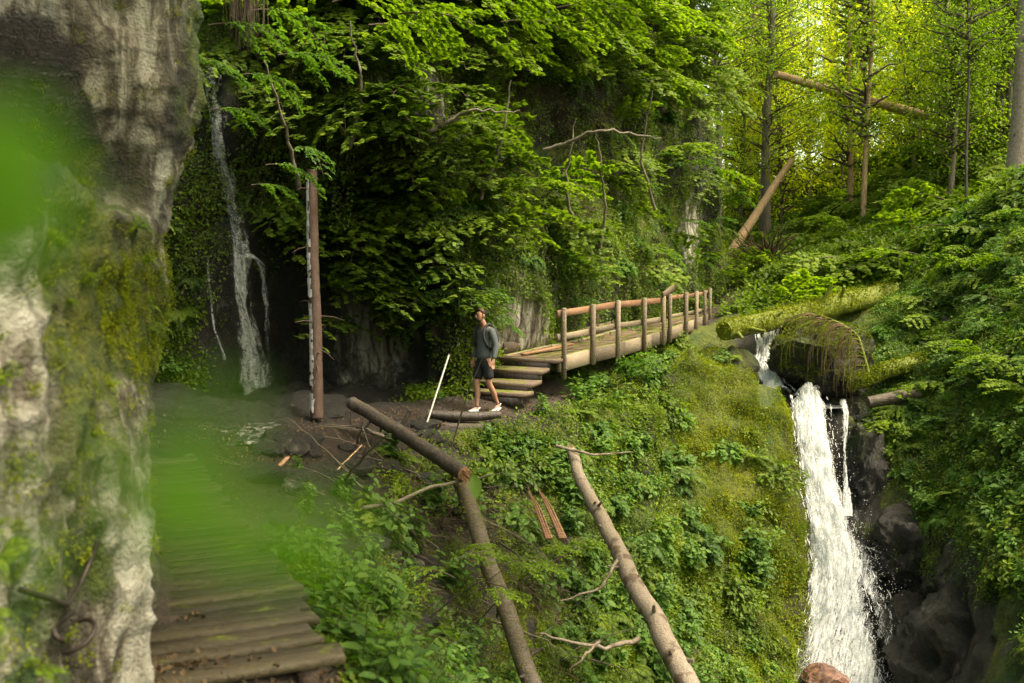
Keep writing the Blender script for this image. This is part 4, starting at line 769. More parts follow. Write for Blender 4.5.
# ------------------------------------------------------------------ vegetation
def stem(mb, P, r0, r1, n=4, m=1): mb.tube(P, np.linspace(r0, r1, len(P)), n, .5, m, cap=False)
def spray(seed, Ln=1.3, leaf=.085, tm=MAPLE, nt=13, droop=.35, per=3, name='leafy_branch', mats=('leaf', 'twig')):
    """a branch along +X with leaves held in a flat layer"""
    r = np.random.default_rng(seed); mb = MB(); t = np.linspace(0, 1, 12); ph = r.uniform(0, 6)
    main = np.c_[t * Ln, .10 * Ln * np.sin(t * 3 + ph) - .1 * Ln * np.sin(ph), (.22 * np.sin(t * 2.2) - droop * t * t) * Ln]; stem(mb, main, .010 * Ln, .003, 5)
    P, A, N = [], [], []
    for k in range(nt):
        s = .15 + .85 * (k + r.random() * .5) / nt; c = np.array([np.interp(s, t, main[:, i]) for i in range(3)]); sg = 1 if k % 2 else -1; l = Ln * (.5 * (1.1 - s) + .12) * r.uniform(.7, 1.2)
        an = R(r.uniform(35, 65)) * sg; d = np.array([math.cos(an), math.sin(an), r.uniform(-.1, .12)]); tt_ = np.linspace(0, 1, 5); tw = c + d * (tt_ * l)[:, None]; tw[:, 2] -= .25 * l * tt_ ** 2; stem(mb, tw, .004, .0015, 3)
        m_ = max(2, int(l / (leaf * .62)))
        for j in range(m_):
            q = (j + .6) / m_; b = np.array([np.interp(q, tt_, tw[:, i]) for i in range(3)])
            for sd_ in r.permutation([-1, 1, 0])[:per]:
                a2 = an + sd_ * R(r.uniform(40, 75)); P.append(b + r.normal(0, .012, 3)); A.append([math.cos(a2), math.sin(a2), r.uniform(-.55, .05)]); N.append([r.normal(0, .28), r.normal(0, .28), 1])
    P, A, N = map(np.array, (P, A, N)); mb.leaves(P, A, nrm(N), leaf * r.uniform(.6, 1.15, len(P)), tm); return mb.build(name, [M[mats[0]], M[mats[1]]])
def bush(seed, Rr=.42, n=420, leaf=.065, tm=LEAF4, flat=.7, name='shrub', mats=('leaf', 'twig'), stems=14):
    r = np.random.default_rng(seed); mb = MB(); k = stems; dirs = nrm(np.c_[r.normal(0, 1, k), r.normal(0, 1, k), np.abs(r.normal(.5, .5, k)) + .1]); P, A, N = [], [], []
    for d in dirs:
        l = Rr * r.uniform(.6, 1.15); t = np.linspace(0, 1, 6); s = d * (t * l)[:, None] * [1, 1, flat]; s[:, 2] += .1 * l * np.sin(t * 2.5); s[:, 2] -= .15 * l * t ** 2; stem(mb, s, .006, .002, 3)
        for _ in range(n // k):
            q = r.random() ** .6; b = np.array([np.interp(q, t, s[:, i]) for i in range(3)]) + r.normal(0, .10 * Rr, 3); P.append(b); a = nrm(d * [1, 1, .2] + r.normal(0, .6, 3) * [1, 1, .4]); A.append(a); N.append([r.normal(0, .35) + d[0] * .4, r.normal(0, .35) + d[1] * .4, 1])
    P, A, N = map(np.array, (P, A, N)); A = A - [0, 0, .25]; mb.leaves(P, A, nrm(N), leaf * r.uniform(.55, 1.2, len(P)), tm); return mb.build(name, [M[mats[0]], M[mats[1]]])
def herb(seed, H=.5, k=8, leaf=.14, name='herb', mats=('leaf_cool', 'stem')):
    r = np.random.default_rng(seed); mb = MB(); P, A, N, S = [], [], [], []
    for _ in range(k):
        a = r.uniform(0, 6.28); o = r.normal(0, .08, 2); h = H * r.uniform(.6, 1.1); ln = r.uniform(.05, .35) * h; t = np.linspace(0, 1, 6); s = np.c_[o[0] + np.cos(a) * ln * t ** 1.5, o[1] + np.sin(a) * ln * t ** 1.5, h * t]; stem(mb, s, .004, .002, 3)
        m_ = int(h / .075)
        for j in range(m_):
            q = .18 + .82 * j / m_; b = np.array([np.interp(q, t, s[:, i]) for i in range(3)]); a0 = j * 1.57 + r.normal(0, .3)
            for e in (0, math.pi): P.append(b); A.append([math.cos(a0 + e), math.sin(a0 + e), r.uniform(-.4, .3)]); N.append([r.normal(0, .2), r.normal(0, .2), 1]); S.append(leaf * (1.15 - q * .6) * r.uniform(.7, 1.2))
    mb.leaves(np.array(P), np.array(A), nrm(np.array(N)), np.array(S), LEAF4); return mb.build(name, [M[mats[0]], M[mats[1]]])
def fern(seed, Ln=.62, k=11, name='fern', mats=('leaf', 'stem'), hang=0.):
    r = np.random.default_rng(seed); mb = MB(); P, A, N, S = [], [], [], []
    for i in range(k):
        a = i / k * 6.28 + r.normal(0, .2); l = Ln * r.uniform(.7, 1.1); t = np.linspace(0, 1, 9); el = r.uniform(.5, 1.0); s = np.c_[np.cos(a) * l * t * .85, np.sin(a) * l * t * .85, l * (el * t - (.75 + hang) * t ** 2)]; stem(mb, s, .004, .0015, 3)
        T = nrm(np.gradient(s, axis=0)); sdv = np.array([-math.sin(a), math.cos(a), 0]); m_ = 22
        for j in range(2, m_):
            q = j / m_; b = np.array([np.interp(q, t, s[:, c]) for c in range(3)]); tg = np.array([np.interp(q, t, T[:, c]) for c in range(3)]); wd_ = l * .24 * math.sin(min(1, q * 1.15 + .12) * 2.9) ** .8 + .01
            for sg in (-1, 1): P.append(b); A.append(sdv * sg + tg * .35 + [0, 0, -.15]); N.append(np.cross(tg, sdv) * 1. + r.normal(0, .1, 3)); S.append(wd_)
    P, A, N, S = map(np.array, (P, A, N, S)); N = nrm(N); N = N * np.sign(N[:, 2:3] + 1e-6)
    T_, TF = LEAF2; mb.leaves(P, A, N, S, (T_ * [1, .42, 1], TF)); return mb.build(name, [M[mats[0]], M[mats[1]]])
def drape(seed, Ln=1.1, k=34, leaf=.05, name='hanging_vine', mats=('leaf', 'twig')):
    r = np.random.default_rng(seed); mb = MB(); P, A, N = [], [], []
    for _ in range(k):
        x, y = r.normal(0, .28), r.normal(0, .28); l = Ln * r.uniform(.3, 1.1); t = np.linspace(0, 1, 7); s = np.c_[.12 + .15 * np.sin(t * 2) + x * .3, y + r.normal(0, .02, 7).cumsum(), .1 - t * l]; stem(mb, s, .003, .0015, 3)
        for j in range(int(l / .045)):
            q = r.random(); b = np.array([np.interp(q, t, s[:, c]) for c in range(3)]) + r.normal(0, .02, 3); P.append(b); A.append([r.normal(.5, .5), r.normal(0, .8), -.8]); N.append([1, r.normal(0, .5), .6])
    mb.leaves(np.array(P), np.array(A), nrm(np.array(N)), leaf * r.uniform(.6, 1.2, len(P)), LEAF4); return mb.build(name, [M[mats[0]], M[mats[1]]])
def tuft(seed, H=.35, k=70, name='grass_tuft', mats=('leaf', 'stem'), lean=.6):
    r = np.random.default_rng(seed); mb = MB(); a = r.uniform(0, 6.28, k); d = np.c_[np.cos(a) * lean, np.sin(a) * lean, np.ones(k)]; P = np.c_[r.normal(0, .05, (k, 2)), np.zeros(k)]; d[:, :2] += r.normal(0, .2, (k, 2)); d[:, 2] *= r.uniform(.2, 1.2, k)
    mb.leaves(P, d, nrm(np.c_[-np.cos(a), -np.sin(a), np.full(k, .6)]), H * r.uniform(.5, 1.1, k), (BLADE[0] * [1, .5, 1], BLADE[1])); return mb.build(name, [M[mats[0]], M[mats[1]]])
def bare(seed, Ln=.8, k=40, name='dead_twigs', mats=('dry', 'twig')):
    r = np.random.default_rng(seed); mb = MB()
    for _ in range(k):
        d = nrm([r.normal(.8, .5), r.normal(0, .8), r.normal(-.3, .5)]); l = Ln * r.uniform(.4, 1.1); t = np.linspace(0, 1, 6); s = d * (t * l)[:, None] + r.normal(0, .02, (6, 3)).cumsum(0); s[:, 2] -= .3 * l * t ** 2; stem(mb, s, .006, .0015, 3)
    return mb.build(name, [M[mats[0]], M[mats[1]]])
occ_rects = []   # (x0,y0,x1,y1,maxdepth): nothing growing in front of these
def keep(P, rad=0.):
    px, py, d = proj(P); k = (px > -90) & (px < 1110) & (py > -110) & (py < 800) & (d > 1.5)
    for x0, y0, x1, y1, md in occ_rects:
        rp = rad * F / d; k &= ~((px > x0 - rp) & (px < x1 + rp) & (py > y0 - rp) & (py < y1 + rp) & (d < md))
    return k
def near_seg(P, a, b, w_, md, rad):
    """true where P projects within w_ px of the image segment and stands nearer than md"""
    px, py, d = proj(P); a = np.array(a, float); b = np.array(b, float); q = np.c_[px, py]; t = np.clip(((q - a) @ (b - a)) / ((b - a) @ (b - a)), 0, 1); return (np.linalg.norm(q - a - t[:, None] * (b - a), axis=1) < w_ + rad * F / d * .7) & (d < md)
SEGS = [((486, 315), (484, 405), 16, 17.8), ((559, 315), (562, 370), 6, 19), ((589, 305), (589, 350), 6, 20), ((615, 302), (615, 345), 5, 21), ((639, 300), (640, 340), 5, 22), ((662, 296), (662, 334), 6, 23.5), ((685, 293), (705, 318), 8, 27), ((560, 362), (660, 340), 8, 22),
        ((505, 362), (550, 362), 7, 19), ((495, 385), (540, 378), 10, 18.5), ((808, 420), (812, 470), 28, 22.6), ((815, 500), (830, 560), 36, 21.4), ((838, 600), (842, 690), 55, 20.5), ((766, 340), (766, 400), 22, 26.5), ((790, 405), (850, 405), 10, 23),
        ((728, 330), (885, 293), 12, 28), ((800, 350), (850, 390), 30, 24), ((860, 385), (925, 362), 12, 23), ((225, 80), (250, 400), 24, 17.5), ((312, 200), (316, 410), 12, 16.3), ((422, 432), (449, 355), 5, 16.8), ((360, 405), (465, 475), 12, 15), ((465, 480), (530, 690), 13, 14), ((575, 455), (610, 535), 12, 15.5), ((610, 535), (690, 700), 16, 13.5),
        ((60, 620), (95, 600), 30, 5), ((140, 640), (220, 520), 70, 8.5), ((250, 640), (190, 520), 60, 8.5), ((890, 560), (990, 640), 30, 19), ((780, 78), (925, 112), 6, 37), ((735, 248), (790, 168), 7, 37), ((500, 345), (530, 310), 14, 19.8), ((480, 412), (440, 412), 7, 17), ((540, 488), (560, 530), 9, 14.3), ((285, 440), (385, 450), 12, 15), ((350, 430), (420, 470), 16, 14.5)]
def clear(P, rad, wf_=1.):
    k = keep(P, rad)
    for s in SEGS: k &= ~near_seg(P, s[0], s[1], s[2] * wf_, s[3], rad)
    return k
protos = {}; REG = []
def P_(key, fn, *a, **k):
    if key not in protos: protos[key] = fn(*a, **k)
    return protos[key]
surf = dict(ground=(GP, GN), cliff=(CPt, CNr), wall=(WP, WN))
def cells(which):  # area weight per vertex
    if which == 'ground': return (np.gradient(gx)[None] * np.gradient(gy)[:, None]).ravel() / np.clip(GN[:, 2], .15, 1)
    return np.ones(len(surf[which][0]))
def plants(which, name, label, group, cat, metas, count, cond, scale=(.8, 1.25), mode='up', rad=.3, mind=.0, dw=1.6, seed=0, sink=.03, zrot=None):
    """scatter individual plants; metas are (key, builder, args...) prototypes"""
    Q, Nn = surf[which]; r = np.random.default_rng(seed + 500); px, py, d = proj(Q); w_ = cells(which) / np.maximum(d, 4) ** dw * (d < 130); w_ = w_ * np.clip(cond(px, py, d, Q, Nn), 0, 1); w_ = w_ * ((px > -60) & (px < 1090) & (py > -90) & (py < 780)); V = np.array([0, 0, CZ]) - Q; w_ = w_ * ((V * Nn).sum(1) > -.15 * np.linalg.norm(V, axis=1))
    if w_.sum() <= 0: return []
    n = min(count * 3, int((w_ > 0).sum())); idx = r.choice(len(Q), n, False, w_ / w_.sum()); idx = idx[clear(Q[idx] + Nn[idx] * rad * .5, rad)]
    out = []; pos = np.zeros((0, 3))
    for i in idx:
        if len(out) >= count: break
        p = Q[i]; s = r.uniform(*scale)
        if mind and len(pos) and np.min(np.linalg.norm(pos - p, axis=1)) < mind: continue
        pos = np.vstack([pos, p]); me = metas[r.integers(len(metas))]; o = bpy.data.objects.new(me.name.split('.')[0], me); COL.objects.link(o)
        nn = Nn[i]
        if mode == 'up': rot = Matrix.Rotation(r.uniform(0, 6.28), 3, 'Z'); tl = nrm(np.array([nn[0] * .5, nn[1] * .5, 1.])); rot = Vector((0, 0, 1)).rotation_difference(Vector(tl)).to_matrix() @ rot
        else:
            a = math.atan2(nn[1], nn[0]) + r.normal(0, .45) ; rot = Matrix.Rotation(a, 3, 'Z') @ Matrix.Rotation(r.normal(0, .25), 3, 'X') @ Matrix.Rotation(r.normal(.0, .22), 3, 'Y')
        o.matrix_world = Matrix.Translation(Vector(p - nn * sink)) @ rot.to_4x4() @ Matrix.Diagonal((s, s, s * r.uniform(.85, 1.15), 1)); tag(o, label, cat, group); out.append(o); REG.append((o, s / max(d[i], 2)))
    print('PLANTS', label, len(out)); return out
def ell(px, py, cx, cy, rx, ry, soft=.3): return sm((1 - np.hypot((px - cx) / rx, (py - cy) / ry)) / soft)
SP = [P_('s%d' % i, spray, 10 + i, 1.25, .10, MAPLE, 12, .35 + .1 * i, name='maple_branch') for i in range(4)]
SPs = [P_('t%d' % i, spray, 20 + i, .95, .075, LEAF4, 12, .3 + .12 * i, mats=('leaf_cool', 'twig')) for i in range(3)]
SPl = [P_('u%d' % i, spray, 30 + i, 1.5, .10, MAPLE, 14, .3, mats=('leaf_lime', 'twig'), name='sunlit_branch') for i in range(3)]
BU = [P_('b%d' % i, bush, 40 + i, .42, 300, .10) for i in range(3)]; BC = [P_('c%d' % i, bush, 50 + i, .4, 270, .105, name='leafy_bush', mats=('leaf_cool', 'stem')) for i in range(3)]
HE = [P_('h%d' % i, herb, 60 + i) for i in range(3)]; HG = [P_('hg%d' % i, herb, 65 + i, .4, 8, .08, mats=('leaf', 'stem')) for i in range(2)]
FE = [P_('f%d' % i, fern, 70 + i, .6, 11) for i in range(2)]; FH = [P_('fh%d' % i, fern, 75 + i, .6, 9, hang=.5, mats=('leaf_cool', 'stem')) for i in range(2)]
DR = [P_('d%d' % i, drape, 80 + i) for i in range(3)]; TU = [P_('g%d' % i, tuft, 90 + i) for i in range(2)]; BA = [P_('ba%d' % i, bare, 95 + i) for i in range(2)]
ML_ = [P_('m%d' % i, bush, 100 + i, .35, 380, .05, name='moss_cushion', mats=('leaf_lime', 'stem'), flat=.5) for i in range(2)]
dark_rec = lambda px, py: 1 - sm((px - 190) / 25) * sm((470 - px) / 40) * sm((py - 215) / 60)
not_pale = lambda px, py: (1 - ell(px, py, 520, 330, 28, 40)) * (1 - ell(px, py, 692, 228, 12, 30)) * (1 - .8 * ell(px, py, 420, 85, 30, 30))
# cliff above
plants('cliff', 'leafy_branch', 'maple branch growing out of the cliff above the dark recess', 'maple branches above the dark recess', 'branch', SP, 150, lambda px, py, d, Q, N: (px > 215) * (px < 470) * (py < 260) * dark_rec(px, py) * (1 - ell(px, py, 400, 90, 40, 40) * .6), mode='out', rad=.35, seed=1)
plants('cliff', 'leafy_branch', 'broad-leaved branch hanging beside the dark recess', 'branches over the path behind the man', 'branch', SP + SPs, 90, lambda px, py, d, Q, N: (px > 340) * (px < 480) * (py > 200) * (py < 330), mode='out', rad=.3, seed=2)
plants('cliff', 'leafy_branch', 'leafy branch growing out of the cliff over the footbridge', 'branches on the cliff over the footbridge', 'branch', SP + SPs + SPl[:1], 150, lambda px, py, d, Q, N: (px > 470) * (py < 300) * not_pale(px, py) * (1 - .85 * ell(px, py, 520, 125, 65, 60)), mode='out', rad=.4, seed=3)
plants('cliff', 'leafy_branch', 'bright lime branch high on the cliff at the top of the picture', 'sunlit branches at the top of the cliff', 'branch', SPl, 110, lambda px, py, d, Q, N: (px > 280) * (py < 70 + (px - 480) * .12) * not_pale(px, py), mode='out', rad=.4, seed=4)
plants('cliff', 'shrub', 'low leafy shrub rooted in the cliff', 'shrubs rooted in the cliff', 'shrub', BU + BC, 170, lambda px, py, d, Q, N: dark_rec(px, py) * not_pale(px, py) * (.25 + .75 * (N[:, 2] > 0.05)) * (1 - .7 * ell(px, py, 520, 125, 60, 55)), mode='up', rad=.35, seed=5)
plants('cliff', 'fern', 'drooping fern on the cliff', 'ferns on the cliff', 'fern', FE + FH, 120, lambda px, py, d, Q, N: dark_rec(px, py) * not_pale(px, py) * (py > 60), mode='up', rad=.3, seed=6)
plants('cliff', 'hanging_vine', 'curtain of small leaves hanging down the cliff', 'hanging vines on the cliff', 'vine', DR, 120, lambda px, py, d, Q, N: (.15 + .85 * dark_rec(px, py) * (py < 300)) * not_pale(px, py) * (px > 200) * ((px > 560) | (px < 470) | (py < 290)) * (1 - sm((px - 230) / 30) * sm((460 - px) / 40) * (py > 240)), mode='out', rad=.3, seed=7)
plants('cliff', 'dead_twigs', 'tangle of bare brown twigs on the cliff', 'bare twigs on the cliff', 'twigs', BA, 45, lambda px, py, d, Q, N: ell(px, py, 540, 140, 110, 90) + .3 * ell(px, py, 260, 120, 80, 120), mode='out', rad=.2, seed=8)
# bank under the bridge and gully
bank = lambda px, py, d, Q: (px > 300) * (px < 800) * (py > 330) * (Q[:, 0] > -1.9) * (Q[:, 1] < 25) * (Q[:, 1] > 5) * (1 - sm((.9 - segd(Q, PATH)) / .3)) * (1 - sm((.85 - segd(Q, STREAM[1:]) - .55 * fbm(Q, 3, 99, 1.1)) / .2))
gully = lambda px, py: np.maximum(ell(px, py, 425, 545, 115, 165, .5), ell(px, py, 520, 590, 70, 130, .5) * .9)
mossy = lambda px, py: ell(px, py, 738, 450, 95, 190, .5) 
plants('ground', 'herb', 'leafy green herb on the bank below the bridge', 'herbs on the bank below the bridge', 'herb', HE + HG, 290, lambda px, py, d, Q, N: bank(px, py, d, Q) * (1 - .93 * mossy(px, py)) * (1 - .75 * gully(px, py)), mode='up', rad=.1, seed=11, scale=(.8, 1.5))
plants('ground', 'shrub', 'low leafy shrub on the bank below the bridge', 'shrubs on the bank below the bridge', 'shrub', BU + BC + ML_ + BC, 260, lambda px, py, d, Q, N: bank(px, py, d, Q) * (1 - .9 * mossy(px, py)) * (1 - .8 * gully(px, py)), mode='up', rad=.15, seed=12, scale=(.7, 1.4))
plants('ground', 'fern', 'green fern on the bank below the bridge', 'ferns on the bank below the bridge', 'fern', FE + FH, 90, lambda px, py, d, Q, N: bank(px, py, d, Q) * (.3 + ell(px, py, 640, 600, 90, 160)) * (1 - .7 * mossy(px, py)), mode='up', rad=.2, seed=13, scale=(.7, 1.3))
plants('ground', 'moss_cushion', 'small bright cushion of leaves on the mossy mound', 'leaf cushions on the mossy mound', 'moss', ML_, 70, lambda px, py, d, Q, N: bank(px, py, d, Q) * (.15 + mossy(px, py)), mode='up', rad=.15, seed=14, scale=(.25, .5))
plants('ground', 'dead_twigs', 'tangle of bare brown twigs in the dark gully', 'bare twigs in the gully', 'twigs', BA, 46, lambda px, py, d, Q, N: bank(px, py, d, Q) * (gully(px, py) + ell(px, py, 400, 480, 80, 50)), mode='out', rad=.1, seed=18, scale=(.5, 1.1))
plants('ground', 'hanging_vine', 'thin trailing plant hanging down the dark gully wall', 'trailing plants in the gully', 'vine', DR, 80, lambda px, py, d, Q, N: bank(px, py, d, Q) * (gully(px, py) + .2 + .8 * ell(px, py, 770, 520, 30, 150)), mode='out', rad=.12, seed=19, scale=(.5, .9))
# near plants beside the boardwalk and at the bottom edge
plants('ground', 'herb', 'fresh green plant beside the right edge of the boardwalk', 'plants beside the boardwalk', 'herb', HE + HG, 90, lambda px, py, d, Q, N: (px > 180) * (px < 470) * (py > 430) * (Q[:, 1] < 13) * (Q[:, 1] > 4.5) * (segd(Q, PATH) > .62) * (Q[:, 0] > -3.3), mode='up', rad=.12, seed=15, scale=(.4, .8))
plants('ground', 'shrub', 'small leafy shrub on the slope beside the boardwalk', 'shrubs beside the boardwalk', 'shrub', [P_('nb%d' % i, bush, 110 + i, .3, 240, .045) for i in range(2)], 50, lambda px, py, d, Q, N: (px > 230) * (px < 520) * (py > 470) * (Q[:, 1] < 13) * (Q[:, 1] > 6) * (segd(Q, PATH) > .8), mode='up', rad=.2, seed=16, scale=(.6, 1.1))
plants('ground', 'shrub', 'low shrub growing against the foot of the cliff behind the path', 'shrubs at the foot of the cliff', 'shrub', BC + BU, 40, lambda px, py, d, Q, N: (px > 425) * (px < 560) * (py > 310) * (py < 420) * (segd(Q, PATH) > .75) * (Q[:, 1] > 17.2), mode='up', rad=.15, seed=17, scale=(.5, .9))
# right bank
rb = lambda px, py, d, Q: (px > 845) * (py > 120) * (Q[:, 0] > 7.4) * (d < 33) * (1 - wetrock.clip(0, 1)) * (1 - sm((1.3 - segd(Q, STREAM[1:])) / .3)) * (py < 455 + np.maximum(px - 868, 0) * 1.05 + 14 * np.sin(px * .11)) * (px > 866)
plants('ground', 'shrub', 'leafy shrub on the steep right bank', 'shrubs on the right bank', 'shrub', BU + BC, 280, lambda px, py, d, Q, N: rb(px, py, d, Q), mode='up', rad=.3, seed=21, scale=(.6, 1.3))
plants('ground', 'leafy_branch', 'layered maple branch reaching out from the right bank', 'maple branches on the right bank', 'branch', SPs * 2 + SPl, 110, lambda px, py, d, Q, N: rb(px, py, d, Q) * (py < 430), mode='out', rad=.5, seed=22, sink=-.1, scale=(.45, .8))
plants('ground', 'herb', 'nettle-like herb on the right bank', 'herbs on the right bank', 'herb', HE + HG, 170, lambda px, py, d, Q, N: rb(px, py, d, Q), mode='up', rad=.2, seed=23, scale=(.6, 1.1))
plants('ground', 'fern', 'fern on the right bank', 'ferns on the right bank', 'fern', FE + FH, 100, lambda px, py, d, Q, N: rb(px, py, d, Q), mode='up', rad=.3, seed=24, scale=(.7, 1.2))
plants('ground', 'hanging_vine', 'strands of leaves hanging over the wet rock right of the waterfall', 'hanging plants right of the waterfall', 'vine', DR, 45, lambda px, py, d, Q, N: (px > 850) * (px < 1030) * (py > 400) * (py < 560) * (Q[:, 0] > 7.6) * (d < 24), mode='out', rad=.25, seed=25, scale=(.5, .9))
plants('ground', 'shrub', 'shrub in front of the thick beech trunk', 'shrubs below the beech trunk', 'shrub', BU + BC, 26, lambda px, py, d, Q, N: (px > 960) * (d > 26) * (d < 30), mode='up', rad=.1, seed=27, scale=(1.3, 2.2))
plants('ground', 'grass_tuft', 'grass tuft on the right bank', 'grass tufts on the right bank', 'grass tuft', TU, 70, lambda px, py, d, Q, N: rb(px, py, d, Q), mode='up', rad=.2, seed=26, scale=(.7, 1.4))
# valley floor behind the bridge
vf = lambda px, py, d, Q: (px > 700) * (d > 28) * (d < 62) * (segd(Q, PATH2) > .6) * (py > 60)
plants('ground', 'shrub', 'bushy undergrowth shrub on the slope behind the mossy log', 'shrubs on the slope behind the log', 'shrub', BU + BC, 240, lambda px, py, d, Q, N: vf(px, py, d, Q), mode='up', rad=.9, seed=31, scale=(1.2, 2.4), dw=2.)
plants('ground', 'leafy_branch', 'low leafy branch on the slope behind the mossy log', 'leafy saplings on the slope behind the log', 'branch', SPl + SP, 160, lambda px, py, d, Q, N: vf(px, py, d, Q), mode='out', rad=1.1, seed=32, scale=(.9, 1.7), dw=2., sink=-.3)
# near wall
plants('wall', 'fern', 'small fern on the near rock wall', 'ferns on the near rock wall', 'fern', FE, 14, lambda px, py, d, Q, N: (ell(px, py, 150, 310, 50, 60) + .5 * ell(px, py, 100, 230, 60, 60) + (py > 560) * (px < 90)) * (d > 3.5), mode='up', rad=.1, seed=41, scale=(.2, .42))
plants('wall', 'moss_cushion', 'leafy moss cushion on the near rock wall', 'moss cushions on the near rock wall', 'moss', ML_, 60, lambda px, py, d, Q, N: (ell(px, py, 145, 310, 45, 60) * 2 + .12 * (px < 120) + (py > 620) * (px < 80)) * (d > 3.5), mode='out', rad=.1, seed=42, scale=(.14, .4))
# stuff: uncountable ground cover, moss and litter
def cover(name, which, count, cond, size, mat, tm=LEAF2, up=.7, label='', cl=26, spread=.16, lift=.05, seed=0, cat='ground cover', dsize=0.):
    Q, Nn = surf[which]; r = np.random.default_rng(seed + 900); px, py, d = proj(Q); V = np.array([0, 0, CZ]) - Q
    w_ = cells(which) / np.maximum(d, 4) ** 1.7 * np.clip(cond(px, py, d, Q, Nn), 0, 1) * ((px > -50) & (px < 1080) & (py > -60) & (py < 760)) * ((V * Nn).sum(1) > -.1 * np.linalg.norm(V, axis=1)) * (d < 140)
    k = count // cl; idx = r.choice(len(Q), k, True, w_ / w_.sum()); n = Nn[idx]; c = Q[idx]; dd = d[idx]
    nn = np.repeat(n, cl, 0); P = np.repeat(c, cl, 0); g = r.normal(0, 1, P.shape); g -= (g * nn).sum(1)[:, None] * nn; sp = spread * np.repeat(np.sqrt(dd / 18), cl) * np.repeat(r.uniform(.5, 1.3, k), cl); P = P + g * sp[:, None] + nn * (r.random(len(P)) * lift)[:, None]
    nv = nrm(nn * (1 - up) + np.array([0, 0, up]) + r.normal(0, .3, P.shape)); A = nrm(g * .8 + nn * .6 + r.normal(0, .5, P.shape)); S = r.uniform(*size, len(P)) * np.repeat(1 + dsize * np.maximum(dd - 18, 0) / 18, cl)
    kk = clear(P, .02, .3); rnd = np.clip(np.repeat(r.random(k), cl) * .6 + r.random(len(P)) * .4, 0, 1); mb = MB(); mb.leaves(P[kk], A[kk], nv[kk], S[kk], tm, rnd[kk]); o = obj(name, mb.build(name, M[mat])); return tag(o, label or None, cat, None, 'stuff')
nr = dark_rec
cover('undergrowth', 'cliff', 150000, lambda px, py, d, Q, N: nr(px, py) * not_pale(px, py) * (1 - .6 * ell(px, py, 520, 130, 60, 50)), (.045, .10), 'leaf', LEAF4, .5, 'dense small leaves covering the cliff', seed=1)
cover('cliff_moss', 'cliff', 60000, lambda px, py, d, Q, N: (.1 + nr(px, py)) * not_pale(px, py), (.02, .04), 'moss_blade', LEAF2, .3, 'moss growing on the cliff', cl=40, spread=.12, seed=2, cat='moss')
cover('undergrowth', 'ground', 80000, lambda px, py, d, Q, N: bank(px, py, d, Q) * (1 - .85 * mossy(px, py)) * (1 - .85 * gully(px, py)), (.04, .085), 'leaf', LEAF4, .7, 'dense low leaves covering the bank below the bridge', seed=3)
cover('mound_moss', 'ground', 190000, lambda px, py, d, Q, N: (np.maximum(bank(px, py, d, Q), (px > 700) * (px < 812) * (py > 330) * (segd(Q, STREAM[1:]) > .45) * (Q[:, 0] < 6.9) * (d < 25))) * (.1 + mossy(px, py) + .8 * ell(px, py, 765, 560, 60, 200)), (.018, .04), 'moss_blade', LEAF2, .45, 'yellow-green moss covering the mound left of the waterfall', cl=30, spread=.1, seed=4, cat='moss')
cover('undergrowth', 'ground', 90000, lambda px, py, d, Q, N: rb(px, py, d, Q), (.035, .075), 'leaf_cool', LEAF4, .7, 'dense low leaves covering the right bank', seed=5)
cover('bank_moss', 'ground', 60000, lambda px, py, d, Q, N: rb(px, py, d, Q), (.02, .05), 'moss_blade', LEAF2, .5, 'yellow-green moss on the right bank', cl=40, seed=6, cat='moss')
cover('undergrowth', 'ground', 110000, lambda px, py, d, Q, N: vf(px, py, d, Q), (.09, .19), 'leaf', LEAF4, .75, 'low undergrowth on the slope behind the mossy log', spread=.3, lift=.35, seed=7)
cover('wall_moss', 'wall', 40000, lambda px, py, d, Q, N: (ell(px, py, 140, 310, 50, 70) * 2 + .06 + .2 * ell(px, py, 60, 110, 60, 90)) * (d > 3), (.008, .02), 'moss_blade', LEAF2, .4, 'moss on the near rock wall', cl=50, spread=.05, lift=.03, seed=8, cat='moss')
cover('leaf_litter', 'ground', 14000, lambda px, py, d, Q, N: (segd(Q, PATH) < 1.1) * (Q[:, 1] < 20) * 1. + ell(px, py, 380, 470, 90, 60) * .8 + .5 * (segd(Q, PATH2) < .9), (.02, .055), 'dry', LEAF4, .9, 'brown fallen leaves and litter on the path', cl=8, spread=.2, lift=.015, seed=9, cat='leaf litter')

